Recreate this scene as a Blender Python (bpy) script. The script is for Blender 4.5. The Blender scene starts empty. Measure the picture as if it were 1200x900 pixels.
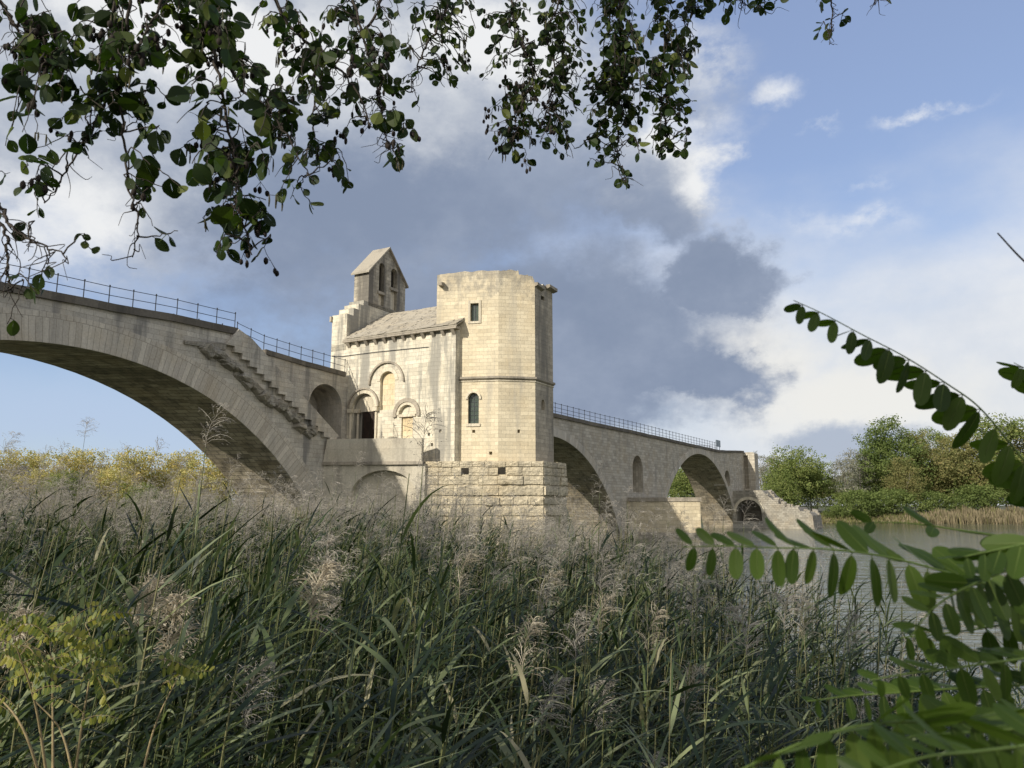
import bpy, bmesh, math, random
import numpy as np
from mathutils import Vector, Matrix
from mathutils.geometry import tessellate_polygon

C = bpy.context.scene.collection
sc = bpy.context.scene
PI = math.pi
random.seed(7)

# ------------------------------------------------------------------ camera
F_PX, HORIZON, ZC = 890.0, 592.0, 4.2
PITCH = math.atan((HORIZON - 450) / F_PX)
cam_d = bpy.data.cameras.new('camera')
cam = bpy.data.objects.new('camera', cam_d); C.objects.link(cam)
cam.location = (0, 0, ZC)
cam.rotation_euler = (PI / 2 + PITCH, 0, 0)
cam_d.sensor_width = 36; cam_d.lens = F_PX / 1200 * 36
cam_d.clip_start = 0.05; cam_d.clip_end = 9000
cam_d.dof.use_dof = True; cam_d.dof.focus_distance = 30; cam_d.dof.aperture_fstop = 13.0
sc.camera = cam
SUN_AZ, SUN_EL = 225.0, 26.0
sc.view_settings.view_transform = 'Standard'; sc.view_settings.look = 'None'
sc.view_settings.gamma = 1; sc.view_settings.use_curve_mapping = False
sc.view_settings.exposure = 0.03
sc.cycles.use_denoising = True
sc.cycles.max_bounces = 6; sc.cycles.diffuse_bounces = 3; sc.cycles.glossy_bounces = 3
sc.cycles.transmission_bounces = 4; sc.cycles.transparent_max_bounces = 6
sc.cycles.caustics_reflective = False; sc.cycles.caustics_refractive = False


def ray(px, py):
    x = (px - 600) / F_PX; y = (450 - py) / F_PX
    return Vector((x, math.cos(PITCH) - math.sin(PITCH) * y, math.sin(PITCH) + math.cos(PITCH) * y))


EYE = Vector((0, 0, ZC))


def at(px, py, dist):
    """world point seen in direction (px,py) whose horizontal range y is dist"""
    r = ray(px, py)
    return EYE + r * (dist / r.y)


# ------------------------------------------------------------------ node helpers
class S:
    """socket wrapper with arithmetic"""
    def __init__(s, nt, sock): s.nt, s.k = nt, sock
    def _m(s, op, *o, clamp=False):
        n = s.nt.nodes.new('ShaderNodeMath'); n.operation = op; n.use_clamp = clamp
        for i, a in enumerate((s,) + o):
            if isinstance(a, S): s.nt.links.new(a.k, n.inputs[i])
            else: n.inputs[i].default_value = a
        return S(s.nt, n.outputs[0])
    def __add__(s, o): return s._m('ADD', o)
    def __radd__(s, o): return s._m('ADD', o)
    def __sub__(s, o): return s._m('SUBTRACT', o)
    def __rsub__(s, o): return (s * -1) + o
    def __mul__(s, o): return s._m('MULTIPLY', o)
    def __rmul__(s, o): return s._m('MULTIPLY', o)
    def __truediv__(s, o): return s._m('DIVIDE', o)
    def max(s, o): return s._m('MAXIMUM', o)
    def min(s, o): return s._m('MINIMUM', o)
    def pow(s, o): return s._m('POWER', o)
    def step(s, a, b):
        n = s.nt.nodes.new('ShaderNodeMapRange'); n.interpolation_type = 'SMOOTHSTEP'
        s.nt.links.new(s.k, n.inputs['Value'])
        n.inputs['From Min'].default_value = a; n.inputs['From Max'].default_value = b
        return S(s.nt, n.outputs['Result'])


def mixc(nt, f, a, b, blend='MIX'):
    n = nt.nodes.new('ShaderNodeMix'); n.data_type = 'RGBA'; n.blend_type = blend
    for i, v in ((0, f), (6, a), (7, b)):
        if isinstance(v, S): nt.links.new(v.k, n.inputs[i])
        elif i == 0: n.inputs[0].default_value = v
        else: n.inputs[i].default_value = (*v, 1) if len(v) == 3 else v
    return S(nt, n.outputs[2])


def noise_tex(nt, vec, scale, detail=4, rough=0.55, out='Fac', dist=0.0):
    n = nt.nodes.new('ShaderNodeTexNoise')
    if vec is not None: nt.links.new(vec.k, n.inputs['Vector'])
    n.inputs['Scale'].default_value = scale; n.inputs['Detail'].default_value = detail
    n.inputs['Roughness'].default_value = rough; n.inputs['Distortion'].default_value = dist
    return S(nt, n.outputs[out])


def vmap(nt, vec, scale=(1, 1, 1), loc=(0, 0, 0)):
    n = nt.nodes.new('ShaderNodeMapping'); nt.links.new(vec.k, n.inputs['Vector'])
    n.inputs['Scale'].default_value = scale; n.inputs['Location'].default_value = loc
    return S(nt, n.outputs[0])


# ------------------------------------------------------------------ world
def build_world():
    w = bpy.data.worlds.new('World'); sc.world = w; w.use_nodes = True
    nt = w.node_tree; nt.nodes.clear()
    out = nt.nodes.new('ShaderNodeOutputWorld')
    sky = nt.nodes.new('ShaderNodeTexSky'); sky.sky_type = 'NISHITA'; sky.sun_disc = False
    sky.sun_elevation = math.radians(SUN_EL); sky.sun_rotation = math.radians(SUN_AZ)
    sky.air_density = 1.0; sky.dust_density = 0.6; sky.ozone_density = 2.0
    bg_sky = nt.nodes.new('ShaderNodeBackground'); bg_sky.inputs[1].default_value = 0.15
    nt.links.new(sky.outputs[0], bg_sky.inputs[0])
    tc = nt.nodes.new('ShaderNodeTexCoord'); D = S(nt, tc.outputs['Generated'])
    sp = nt.nodes.new('ShaderNodeSeparateXYZ'); nt.links.new(D.k, sp.inputs[0])
    dx, dy, dz = (S(nt, sp.outputs[i]) for i in range(3))
    wn = nt.nodes.new('ShaderNodeTexNoise'); nt.links.new(D.k, wn.inputs['Vector']); wn.inputs['Scale'].default_value = 6.0; wn.inputs['Detail'].default_value = 9; wn.inputs['Roughness'].default_value = 0.62
    ws_ = nt.nodes.new('ShaderNodeSeparateXYZ'); nt.links.new(wn.outputs['Color'], ws_.inputs[0])
    az = dx._m('ARCTAN2', dy) + (S(nt, ws_.outputs[0]) - 0.5) * 0.20; el = dz._m('ARCSINE') + (S(nt, ws_.outputs[1]) - 0.5) * 0.14
    n1 = noise_tex(nt, D, 5.0, 9, 0.58) - 0.5
    n2 = noise_tex(nt, vmap(nt, D, (1, 1, 1.6), (3.1, 1.7, 0)), 11.0, 8, 0.6) - 0.5
    n3 = noise_tex(nt, vmap(nt, D, (1, 1, 2.2), (7, 2, 5)), 3.2, 7, 0.55) - 0.5

    n12 = (n1 + n2) * 0.75
    nf = noise_tex(nt, vmap(nt, D, (1, 1, 1.5), (2, 8, 4)), 26.0, 7, 0.62) - 0.5

    def blob(px, py, rx, ry, amp=0.9, nn=None):
        r = ray(px, py).normalized()
        a0 = math.atan2(r.x, r.y); e0 = math.asin(r.z)
        X = (az - a0) / (rx / F_PX * math.cos(a0)); Y = (el - e0) / (ry / F_PX * 0.92)
        d = (X * X + Y * Y).pow(0.5)
        return (1.0 - d) + (nn or n1) * amp

    def union(*b):
        r = b[0]
        for k in b[1:]: r = r.max(k)
        return r
    # layers, far to near
    veil = (el * -1 + 0.46 + n3 * 0.3).step(0.0, 0.30) * (az + 0.02).step(-0.05, 0.3)
    wisps = union(blob(900, 104, 40, 20, 1.7, n12), blob(1000, 214, 40, 16, 1.7, n12), blob(998, 262, 85, 36, 1.6, n12),
                  blob(955, 145, 46, 10, 1.9, n12), blob(1085, 122, 80, 10, 1.7, n12), blob(820, 60, 80, 60, 1.0, n2)).step(0.0, 1.3)
    wisps = wisps * (nf * 3.0 + n2 * 1.5 + 0.55).step(0.0, 0.9)
    main = union(blob(300, 110, 660, 320, 0.5), blob(620, 400, 310, 165, 0.9), blob(825, 330, 105, 66, 1.7, n12),
                 blob(765, 215, 125, 85, 1.2, n2), blob(765, 440, 150, 60, 1.9, n12))
    m_main = (main + nf * 0.35).step(-0.04, 0.46)
    dark = (nf * 0.5 + union(blob(630, 395, 330, 175, 0.6), blob(500, 280, 380, 150, 0.7), blob(720, 310, 210, 110, 0.3), blob(800, 300, 100, 60, 0.3), blob(830, 335, 130, 70, 1.9, n12),
                 blob(780, 445, 190, 66, 1.9, n12), blob(330, 390, 200, 90, 0.8))).step(-0.12, 0.48)
    white = union(blob(842, 195, 72, 80, 0.9, n2), blob(790, 150, 50, 36, 0.8, n2), blob(60, 265, 120, 90, 0.8),
                  blob(250, 40, 300, 60, 0.9), blob(590, 60, 130, 60, 0.9)) 
    white = (white + nf * 0.6).step(-0.12, 0.62)
    low = union(blob(1000, 470, 330, 70, 0.9), blob(900, 420, 120, 90, 1.0, n2)).step(0.1, 0.9)
    lowgrey = (nf * 0.8 + union(blob(990, 520, 120, 28, 1.9, n12), blob(1150, 530, 100, 24, 1.9, n12), blob(760, 490, 130, 28, 1.9, n12))).step(0.0, 0.9)
    leftblue = union(blob(120, 500, 340, 90, 0.3)).step(0.0, 0.9)

    c_mid = mixc(nt, (n2 * 1.6 + 0.5).step(0.2, 0.8), (0.38, 0.43, 0.53), (0.57, 0.605, 0.665))
    c_main = mixc(nt, dark, c_mid, mixc(nt, (n1 * 1.5 + n2 * 0.8 + 0.5).step(0.3, 0.95), (0.235, 0.29, 0.405), (0.315, 0.372, 0.487)))
    c_main = mixc(nt, white, c_main, (0.84, 0.85, 0.86))
    c_veil = mixc(nt, (n1 * 1.4 + n3 + 0.5).step(0.25, 0.8), (0.66, 0.70, 0.765), (0.84, 0.845, 0.85))
    c_veil = mixc(nt, low, c_veil, (0.86, 0.84, 0.79))
    c_veil = mixc(nt, lowgrey, c_veil, (0.42, 0.47, 0.57))

    def bg(col):
        b = nt.nodes.new('ShaderNodeBackground')
        if isinstance(col, S): nt.links.new(col.k, b.inputs[0])
        else: b.inputs[0].default_value = (*col, 1)
        return b.outputs[0]

    def mixs(f, a, b):
        m = nt.nodes.new('ShaderNodeMixShader'); nt.links.new(f.k, m.inputs[0])
        nt.links.new(a, m.inputs[1]); nt.links.new(b, m.inputs[2]); return m.outputs[0]
    s = bg_sky.outputs[0]
    s = mixs((el * 0) + 0.45, s, bg((0.40, 0.48, 0.74)))
    s = mixs(leftblue * 0.75, s, bg((0.47, 0.58, 0.77)))
    s = mixs(veil * 0.93, s, bg(c_veil))
    s = mixs(wisps * 0.85, s, bg((0.84, 0.86, 0.89)))
    s = mixs(m_main, s, bg(c_main))
    # unseen bright cloud added behind the camera to lift ambient light on shaded stone
    back = (dy * -1).step(0.05, 0.5) * (n1 * 2 + 0.75).step(0.2, 0.7)
    s = mixs(back, s, bg((0.85, 0.83, 0.80)))
    nt.links.new(s, out.inputs[0])


build_world()
sun_d = bpy.data.lights.new('sun', 'SUN'); sun_d.energy = 5.0; sun_d.angle = math.radians(0.5); sun_d.color = (1.0, 0.92, 0.79)
sun = bpy.data.objects.new('sun', sun_d); C.objects.link(sun)
_sd = Vector((math.sin(math.radians(SUN_AZ)) * math.cos(math.radians(SUN_EL)), math.cos(math.radians(SUN_AZ)) * math.cos(math.radians(SUN_EL)), math.sin(math.radians(SUN_EL))))
sun.rotation_euler = _sd.to_track_quat('Z', 'Y').to_euler(); sun.location = (-60, -60, 60)


# ------------------------------------------------------------------ materials
def new_mat(name):
    m = bpy.data.materials.new(name); m.use_nodes = True
    nt = m.node_tree; b = nt.nodes['Principled BSDF']
    return m, nt, b


def setv(nt, b, key, v):
    if isinstance(v, S): nt.links.new(v.k, b.inputs[key])
    else: b.inputs[key].default_value = v if not isinstance(v, tuple) or len(v) == 4 else (*v, 1)


def bump(nt, b, h, strength=0.5, dist=0.05):
    n = nt.nodes.new('ShaderNodeBump'); n.inputs['Strength'].default_value = strength; n.inputs['Distance'].default_value = dist
    nt.links.new(h.k, n.inputs['Height']); nt.links.new(n.outputs[0], b.inputs['Normal'])


def stone(name, c1, c2, bw=0.75, bh=0.33, mortar=(0.2, 0.18, 0.15), stain=(0.12, 0.115, 0.105), st_lo=0.55, st_hi=0.8, st_amt=0.75,
          msize=0.012, mamt=0.7, warm=(0.45, 0.33, 0.17), warm_amt=0.25, bstr=0.5, bdist=0.05, wobble=0.05, fl=(0.78,) * 3, fh=(1.16,) * 3, blot_amt=0.6, pvar=0.10, top=None):
    m, nt, b = new_mat(name)
    tc = nt.nodes.new('ShaderNodeTexCoord'); uv = S(nt, tc.outputs['UV']); ob = S(nt, tc.outputs['Object'])
    wn = nt.nodes.new('ShaderNodeTexNoise'); nt.links.new(ob.k, wn.inputs['Vector']); wn.inputs['Scale'].default_value = 1.3
    va = nt.nodes.new('ShaderNodeVectorMath'); va.operation = 'MULTIPLY_ADD'
    nt.links.new(wn.outputs['Color'], va.inputs[0]); va.inputs[1].default_value = (wobble, wobble, 0); nt.links.new(uv.k, va.inputs[2])
    br = nt.nodes.new('ShaderNodeTexBrick'); nt.links.new(va.outputs[0], br.inputs['Vector'])
    br.offset = 0.5; br.squash = 1.0
    br.inputs['Scale'].default_value = 1; br.inputs['Mortar Size'].default_value = msize; br.inputs['Mortar Smooth'].default_value = 0.6
    br.inputs['Brick Width'].default_value = bw; br.inputs['Row Height'].default_value = bh; br.inputs['Bias'].default_value = 0
    br.inputs['Color1'].default_value = (*c1, 1); br.inputs['Color2'].default_value = (*c2, 1)
    mo = tuple(a * (1 - mamt) + q * mamt for a, q in zip(c1, mortar))
    br.inputs['Mortar'].default_value = (*mo, 1)
    col = S(nt, br.outputs['Color']); fac = S(nt, br.outputs['Fac'])
    b2 = nt.nodes.new('ShaderNodeTexBrick'); nt.links.new(va.outputs[0], b2.inputs['Vector']); b2.offset = 0.37; b2.squash = 0.75; b2.squash_frequency = 3
    for k_, v_ in (('Scale', 1), ('Mortar Size', 0.0), ('Brick Width', bw * 1.9), ('Row Height', bh), ('Bias', -0.1)): b2.inputs[k_].default_value = v_
    b2.inputs['Color1'].default_value = (1 + pvar, 1 + pvar, 1 + pvar, 1); b2.inputs['Color2'].default_value = (1 - pvar, 1 - pvar * 1.02, 1 - pvar * 1.06, 1)
    col = mixc(nt, 1.0, col, S(nt, b2.outputs['Color']), 'MULTIPLY')
    big = noise_tex(nt, ob, 0.45, 6, 0.6)
    fine = noise_tex(nt, ob, 9.0, 9, 0.7)
    streak = noise_tex(nt, vmap(nt, ob, (1.1, 1.1, 0.13)), 1.0, 6, 0.6)
    blot = noise_tex(nt, ob, 1.7, 7, 0.68)
    col = mixc(nt, (big.step(0.4, 0.75)) * warm_amt, col, warm)
    col = mixc(nt, 0.8, col, mixc(nt, fine.step(0.25, 0.8), fl, fh), 'MULTIPLY')
    col = mixc(nt, streak.step(st_lo, st_hi) * st_amt, col, stain)
    col = mixc(nt, blot.step(st_lo + 0.04, st_hi + 0.05) * (st_amt * blot_amt), col, stain)
    if top:
        sz = nt.nodes.new('ShaderNodeSeparateXYZ'); nt.links.new(ob.k, sz.inputs[0]); hz_ = S(nt, sz.outputs[2])
        crust = noise_tex(nt, vmap(nt, ob, (1, 1, 0.6), (5, 5, 5)), 1.5, 9, 0.72)
        col = mixc(nt, (crust + (hz_ - top[1]) / (top[1] - top[0]) * 0.45 + 0.1).step(0.42, 0.68) * 0.8, col, (0.25, 0.235, 0.205))
    setv(nt, b, 'Base Color', col); b.inputs['Roughness'].default_value = 0.93
    b.inputs['Specular IOR Level'].default_value = 0.15
    bump(nt, b, (fac * -0.6) + fine * 0.8 + blot * 0.6, bstr, bdist)
    return m


def plain(name, col, rough=0.7, var=0.25, scale=6.0, trans=0.0, spec=0.3, sub=None, metal=0.0, bstr=0.0):
    m, nt, b = new_mat(name)
    tc = nt.nodes.new('ShaderNodeTexCoord'); ob = S(nt, tc.outputs['Object'])
    n = noise_tex(nt, ob, scale, 5, 0.6)
    lo = tuple(c * (1 - var) for c in col); hi = tuple(c * (1 + var) for c in col)
    cc = mixc(nt, n.step(0.25, 0.75), lo, hi)
    setv(nt, b, 'Base Color', cc); b.inputs['Roughness'].default_value = rough; b.inputs['Metallic'].default_value = metal
    b.inputs['Specular IOR Level'].default_value = spec
    if bstr: bump(nt, b, n, bstr, 0.03)
    return m


def leafmat(name, cols, trans=(0.1, 0.2, 0.02), tamt=0.35, rough=0.5, spec=0.35, attr=True):
    """foliage: colour picked per leaf from a random mesh attribute, part of the light goes through"""
    m, nt, b = new_mat(name)
    at_ = nt.nodes.new('ShaderNodeAttribute'); at_.attribute_name = 'rnd'
    r = nt.nodes.new('ShaderNodeValToRGB'); nt.links.new(at_.outputs['Fac'], r.inputs[0])
    el = r.color_ramp.elements
    while len(el) < len(cols): el.new(0.5)
    for i, c in enumerate(cols):
        el[i].position = i / max(1, len(cols) - 1); el[i].color = (*c, 1)
    col = S(nt, r.outputs[0])
    setv(nt, b, 'Base Color', col); b.inputs['Roughness'].default_value = rough; b.inputs['Specular IOR Level'].default_value = spec
    if tamt > 0:
        t = nt.nodes.new('ShaderNodeBsdfTranslucent')
        tcn = mixc(nt, 1.0, col, tuple(trans), 'MULTIPLY')
        nt.links.new(tcn.k, t.inputs[0])
        ms = nt.nodes.new('ShaderNodeMixShader'); ms.inputs[0].default_value = tamt
        nt.links.new(b.outputs[0], ms.inputs[1]); nt.links.new(t.outputs[0], ms.inputs[2])
        nt.links.new(ms.outputs[0], nt.nodes['Material Output'].inputs[0])
    return m


M = {}
M['bridge'] = stone('bridge_stone', (0.54, 0.51, 0.445), (0.43, 0.405, 0.355), 0.7, 0.30, stain=(0.17, 0.167, 0.16), st_lo=0.49, st_hi=0.70, st_amt=0.8)
M['ring'] = stone('arch_ring_stone', (0.56, 0.52, 0.44), (0.45, 0.415, 0.355), 0.34, 1.3, stain=(0.22, 0.215, 0.2), st_lo=0.5, st_hi=0.76, st_amt=0.6, msize=0.018)
M['bridgeR'] = stone('far_bridge_stone', (0.53, 0.49, 0.41), (0.38, 0.35, 0.29), 0.8, 0.36, stain=(0.23, 0.22, 0.20), st_lo=0.5, st_hi=0.78, st_amt=0.65, msize=0.025)
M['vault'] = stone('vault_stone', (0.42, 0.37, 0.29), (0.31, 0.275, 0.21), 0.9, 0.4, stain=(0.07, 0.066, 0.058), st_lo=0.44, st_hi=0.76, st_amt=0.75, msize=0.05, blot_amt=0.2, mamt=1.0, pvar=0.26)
M['chapel'] = stone('chapel_limestone', (0.68, 0.635, 0.52), (0.56, 0.52, 0.42), 0.62, 0.29, mortar=(0.30, 0.27, 0.21), stain=(0.27, 0.26, 0.23), st_lo=0.48, st_hi=0.60, st_amt=0.85, warm=(0.64, 0.54, 0.36), warm_amt=0.25, mamt=0.7, bstr=0.55, blot_amt=0.45, fl=(0.84,) * 3, fh=(1.1,) * 3, wobble=0.09)
M['tower'] = stone('tower_limestone', (0.68, 0.605, 0.45), (0.58, 0.51, 0.375), 0.55, 0.27, mortar=(0.33, 0.29, 0.22), stain=(0.38, 0.355, 0.30), st_lo=0.50, st_hi=0.72, st_amt=0.7, warm=(0.64, 0.51, 0.31), warm_amt=0.35, mamt=0.6, bstr=0.5, blot_amt=0.5, fl=(0.85,) * 3, fh=(1.08,) * 3, wobble=0.08, top=(15.5, 21.0))
M['plinth'] = stone('plinth_rough_stone', (0.62, 0.55, 0.41), (0.52, 0.46, 0.34), 1.4, 0.55, stain=(0.26, 0.24, 0.195), st_lo=0.48, st_hi=0.7, st_amt=0.7, warm_amt=0.3, bstr=1.0, bdist=0.12, mamt=0.3, pvar=0.16, wobble=0.3)
M['coping'] = stone('coping_stone', (0.17, 0.155, 0.13), (0.12, 0.11, 0.095), 1.2, 0.9, stain=(0.07, 0.066, 0.06), st_lo=0.5, st_hi=0.7, warm_amt=0.1)
M['trim'] = stone('trim_stone', (0.64, 0.58, 0.46), (0.56, 0.51, 0.40), 0.4, 5.0, stain=(0.27, 0.25, 0.21), st_lo=0.5, st_hi=0.7, st_amt=0.6, warm_amt=0.1)
M['greytrim'] = stone('weathered_trim_stone', (0.38, 0.34, 0.28), (0.30, 0.27, 0.22), 0.5, 5.0, stain=(0.13, 0.12, 0.105), st_lo=0.48, st_hi=0.7, st_amt=0.7, warm_amt=0.1)
M['roof'] = stone('roof_slab_stone', (0.42, 0.385, 0.315), (0.33, 0.30, 0.245), 9, 9, stain=(0.22, 0.2, 0.165), st_lo=0.48, st_hi=0.7, st_amt=0.65, warm_amt=0.15, bstr=0.6)
M['infill'] = stone('niche_infill_stone', (0.68, 0.61, 0.45), (0.63, 0.54, 0.37), 0.5, 0.4, stain=(0.34, 0.3, 0.24), st_lo=0.6, st_hi=0.75, warm=(0.66, 0.45, 0.2), warm_amt=0.45)
M['pier'] = stone('pier_stone', (0.62, 0.55, 0.40), (0.52, 0.455, 0.33), 0.95, 0.45, mortar=(0.24, 0.2, 0.15), stain=(0.26, 0.24, 0.2), st_lo=0.52, st_hi=0.76, st_amt=0.6, msize=0.022)
M['rubble'] = stone('rubble_stone', (0.42, 0.395, 0.335), (0.30, 0.28, 0.24), 0.6, 0.35, stain=(0.24, 0.225, 0.19), st_lo=0.48, st_hi=0.7, st_amt=0.6, bstr=1.0, bdist=0.15)
M['landing'] = stone('landing_stone', (0.55, 0.51, 0.42), (0.49, 0.455, 0.375), 1.7, 0.9, stain=(0.24, 0.22, 0.19), st_lo=0.48, st_hi=0.68, st_amt=0.6, warm_amt=0.15, mamt=0.3, blot_amt=0.5)
M['shaded_weathered'] = stone('shaded_weathered_tower_stone', (0.50, 0.445, 0.35), (0.40, 0.355, 0.28), 0.55, 0.27, stain=(0.17, 0.16, 0.14), st_lo=0.42, st_hi=0.66, st_amt=0.75, warm_amt=0.1)  # tower stone darkened for the face in shade, plus its real grey mottling
M['bell'] = stone('bell_gable_stone', (0.56, 0.51, 0.41), (0.40, 0.365, 0.29), 0.6, 0.3, stain=(0.14, 0.13, 0.115), st_lo=0.38, st_hi=0.60, st_amt=0.9, msize=0.02)
M['iron'] = plain('railing_iron', (0.035, 0.04, 0.05), 0.5, 0.2, spec=0.4)
M['void'] = plain('dark_oak', (0.028, 0.018, 0.013), 0.6, 0.3, 3)
M['hole'] = plain('hole_shade_dark', (0.03, 0.026, 0.02), 0.9, 0.3)  # near-black colour painting the shade inside openings; also on the door battens
M['glass'] = plain('leaded_glass', (0.055, 0.075, 0.06), 0.18, 0.35, 9, spec=0.5)
M['sign'] = plain('sign_grey_blue', (0.22, 0.27, 0.32), 0.4, 0.1)
M['bark'] = plain('alder_bark', (0.045, 0.038, 0.03), 0.9, 0.4, 20, bstr=0.5)
M['twig'] = plain('dark_twig', (0.035, 0.028, 0.022), 0.8, 0.3, 30)
M['cone'] = plain('alder_cone', (0.02, 0.015, 0.012), 0.85, 0.4, 60)
M['catkin'] = plain('alder_catkin', (0.06, 0.055, 0.03), 0.8, 0.3, 60)
M['paletrunk'] = plain('pale_bark', (0.34, 0.31, 0.26), 0.9, 0.45, 1.5)
M['alderleaf'] = leafmat('alder_leaf', [(0.012, 0.024, 0.007), (0.020, 0.038, 0.009), (0.032, 0.052, 0.011), (0.10, 0.12, 0.03)], (1.5, 1.8, 0.6), 0.28, 0.55, 0.2)
M['locustleaf'] = leafmat('locust_leaf', [(0.026, 0.050, 0.008), (0.042, 0.076, 0.011), (0.066, 0.108, 0.016), (0.10, 0.145, 0.035)], (1.7, 1.9, 0.5), 0.35, 0.5, 0.22)
M['locuststalk'] = plain('locust_green_stalk', (0.085, 0.13, 0.028), 0.6, 0.2, 40)
M['yellowleaf'] = leafmat('yellow_leaf', [(0.06, 0.095, 0.018), (0.12, 0.155, 0.03), (0.26, 0.26, 0.045), (0.46, 0.38, 0.07)], (1.3, 1.4, 0.6), 0.35, 0.5)
M['yellowstem'] = plain('pale_brown_stem', (0.24, 0.19, 0.10), 0.8, 0.3, 30)
M['reedleaf'] = leafmat('reed_leaf', [(0.010, 0.019, 0.007), (0.019, 0.034, 0.011), (0.050, 0.075, 0.028), (0.27, 0.30, 0.155)], (1.3, 1.5, 0.7), 0.22, 0.45, 0.3)
M['reedpale'] = leafmat('reed_leaf_pale', [(0.08, 0.11, 0.04), (0.13, 0.16, 0.065), (0.20, 0.21, 0.11), (0.28, 0.26, 0.16)], (1.2, 1.3, 0.8), 0.25, 0.5, 0.3)
M['reedstalk'] = leafmat('reed_stalk', [(0.05, 0.07, 0.022), (0.10, 0.115, 0.042), (0.20, 0.18, 0.09)], tamt=0.0)
M['plume'] = leafmat('reed_plume', [(0.26, 0.24, 0.205), (0.37, 0.345, 0.295), (0.50, 0.47, 0.405)], (1.2, 1.1, 1.0), 0.35, 0.9, 0.1)
M['plumepale'] = leafmat('reed_plume_pale', [(0.30, 0.26, 0.19), (0.43, 0.385, 0.29), (0.56, 0.51, 0.40)], (1.2, 1.1, 1.0), 0.3, 0.9, 0.1)
M['treegreen'] = leafmat('tree_green', [(0.085, 0.12, 0.035), (0.14, 0.18, 0.055), (0.20, 0.24, 0.075), (0.26, 0.27, 0.10)], (1.3, 1.4, 0.7), 0.3, 0.7, 0.15)
M['treedark'] = leafmat('tree_dark_green', [(0.07, 0.105, 0.03), (0.11, 0.15, 0.045), (0.16, 0.205, 0.065), (0.20, 0.235, 0.08)], (1.3, 1.4, 0.7), 0.3, 0.7, 0.15)
M['treeolive'] = leafmat('tree_olive', [(0.12, 0.135, 0.05), (0.17, 0.18, 0.068), (0.23, 0.22, 0.09), (0.28, 0.235, 0.10)], (1.3, 1.3, 0.7), 0.3, 0.7, 0.15)
M['treegrey'] = leafmat('tree_grey_green', [(0.17, 0.18, 0.13), (0.25, 0.25, 0.19), (0.33, 0.32, 0.25)], (1.1, 1.1, 0.9), 0.3, 0.7, 0.15)
M['treeyellow'] = leafmat('tree_yellow', [(0.25, 0.265, 0.10), (0.42, 0.395, 0.15), (0.55, 0.48, 0.20), (0.60, 0.45, 0.21)], (1.2, 1.2, 0.7), 0.3, 0.7, 0.15)
M['drygrass'] = leafmat('dry_reed', [(0.15, 0.135, 0.075), (0.23, 0.195, 0.12), (0.30, 0.25, 0.165)], (1.1, 1.1, 0.9), 0.2, 0.8, 0.2)
M['bankgrass'] = leafmat('bank_grass', [(0.10, 0.125, 0.04), (0.16, 0.17, 0.055), (0.22, 0.20, 0.09)], (1.1, 1.1, 0.9), 0.2, 0.8, 0.2)


def mat_ground():
    m, nt, b = new_mat('bank_soil')
    tc = nt.nodes.new('ShaderNodeTexCoord'); ob = S(nt, tc.outputs['Object'])
    n = noise_tex(nt, ob, 0.35, 8, 0.65); n2 = noise_tex(nt, ob, 6, 6, 0.6)
    col = mixc(nt, n.step(0.35, 0.65), (0.045, 0.04, 0.025), (0.075, 0.085, 0.03))
    col = mixc(nt, n2.step(0.5, 0.8) * 0.6, col, (0.10, 0.085, 0.05))
    setv(nt, b, 'Base Color', col); b.inputs['Roughness'].default_value = 0.95
    bump(nt, b, n2, 0.6, 0.1); return m


def mat_water():
    m, nt, b = new_mat('river_water')
    tc = nt.nodes.new('ShaderNodeTexCoord'); ob = S(nt, tc.outputs['Object'])
    v = vmap(nt, ob, (0.7, 1.9, 1))
    w1 = noise_tex(nt, v, 0.9, 5, 0.6, dist=0.4); w2 = noise_tex(nt, vmap(nt, ob, (0.35, 1.1, 1), (4, 9, 0)), 0.8, 3, 0.5)
    big = noise_tex(nt, vmap(nt, ob, (0.02, 0.1, 1)), 1, 3, 0.5)
    col = mixc(nt, big.step(0.35, 0.65), (0.085, 0.095, 0.06), (0.12, 0.13, 0.085))
    setv(nt, b, 'Base Color', col)
    b.inputs['Roughness'].default_value = 0.07; b.inputs['IOR'].default_value = 1.5; b.inputs['Specular IOR Level'].default_value = 0.5
    bump(nt, b, w1 * 0.7 + w2 * 1.8, 0.6, 0.22); return m


M['ground'] = mat_ground(); M['water'] = mat_water()


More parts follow.
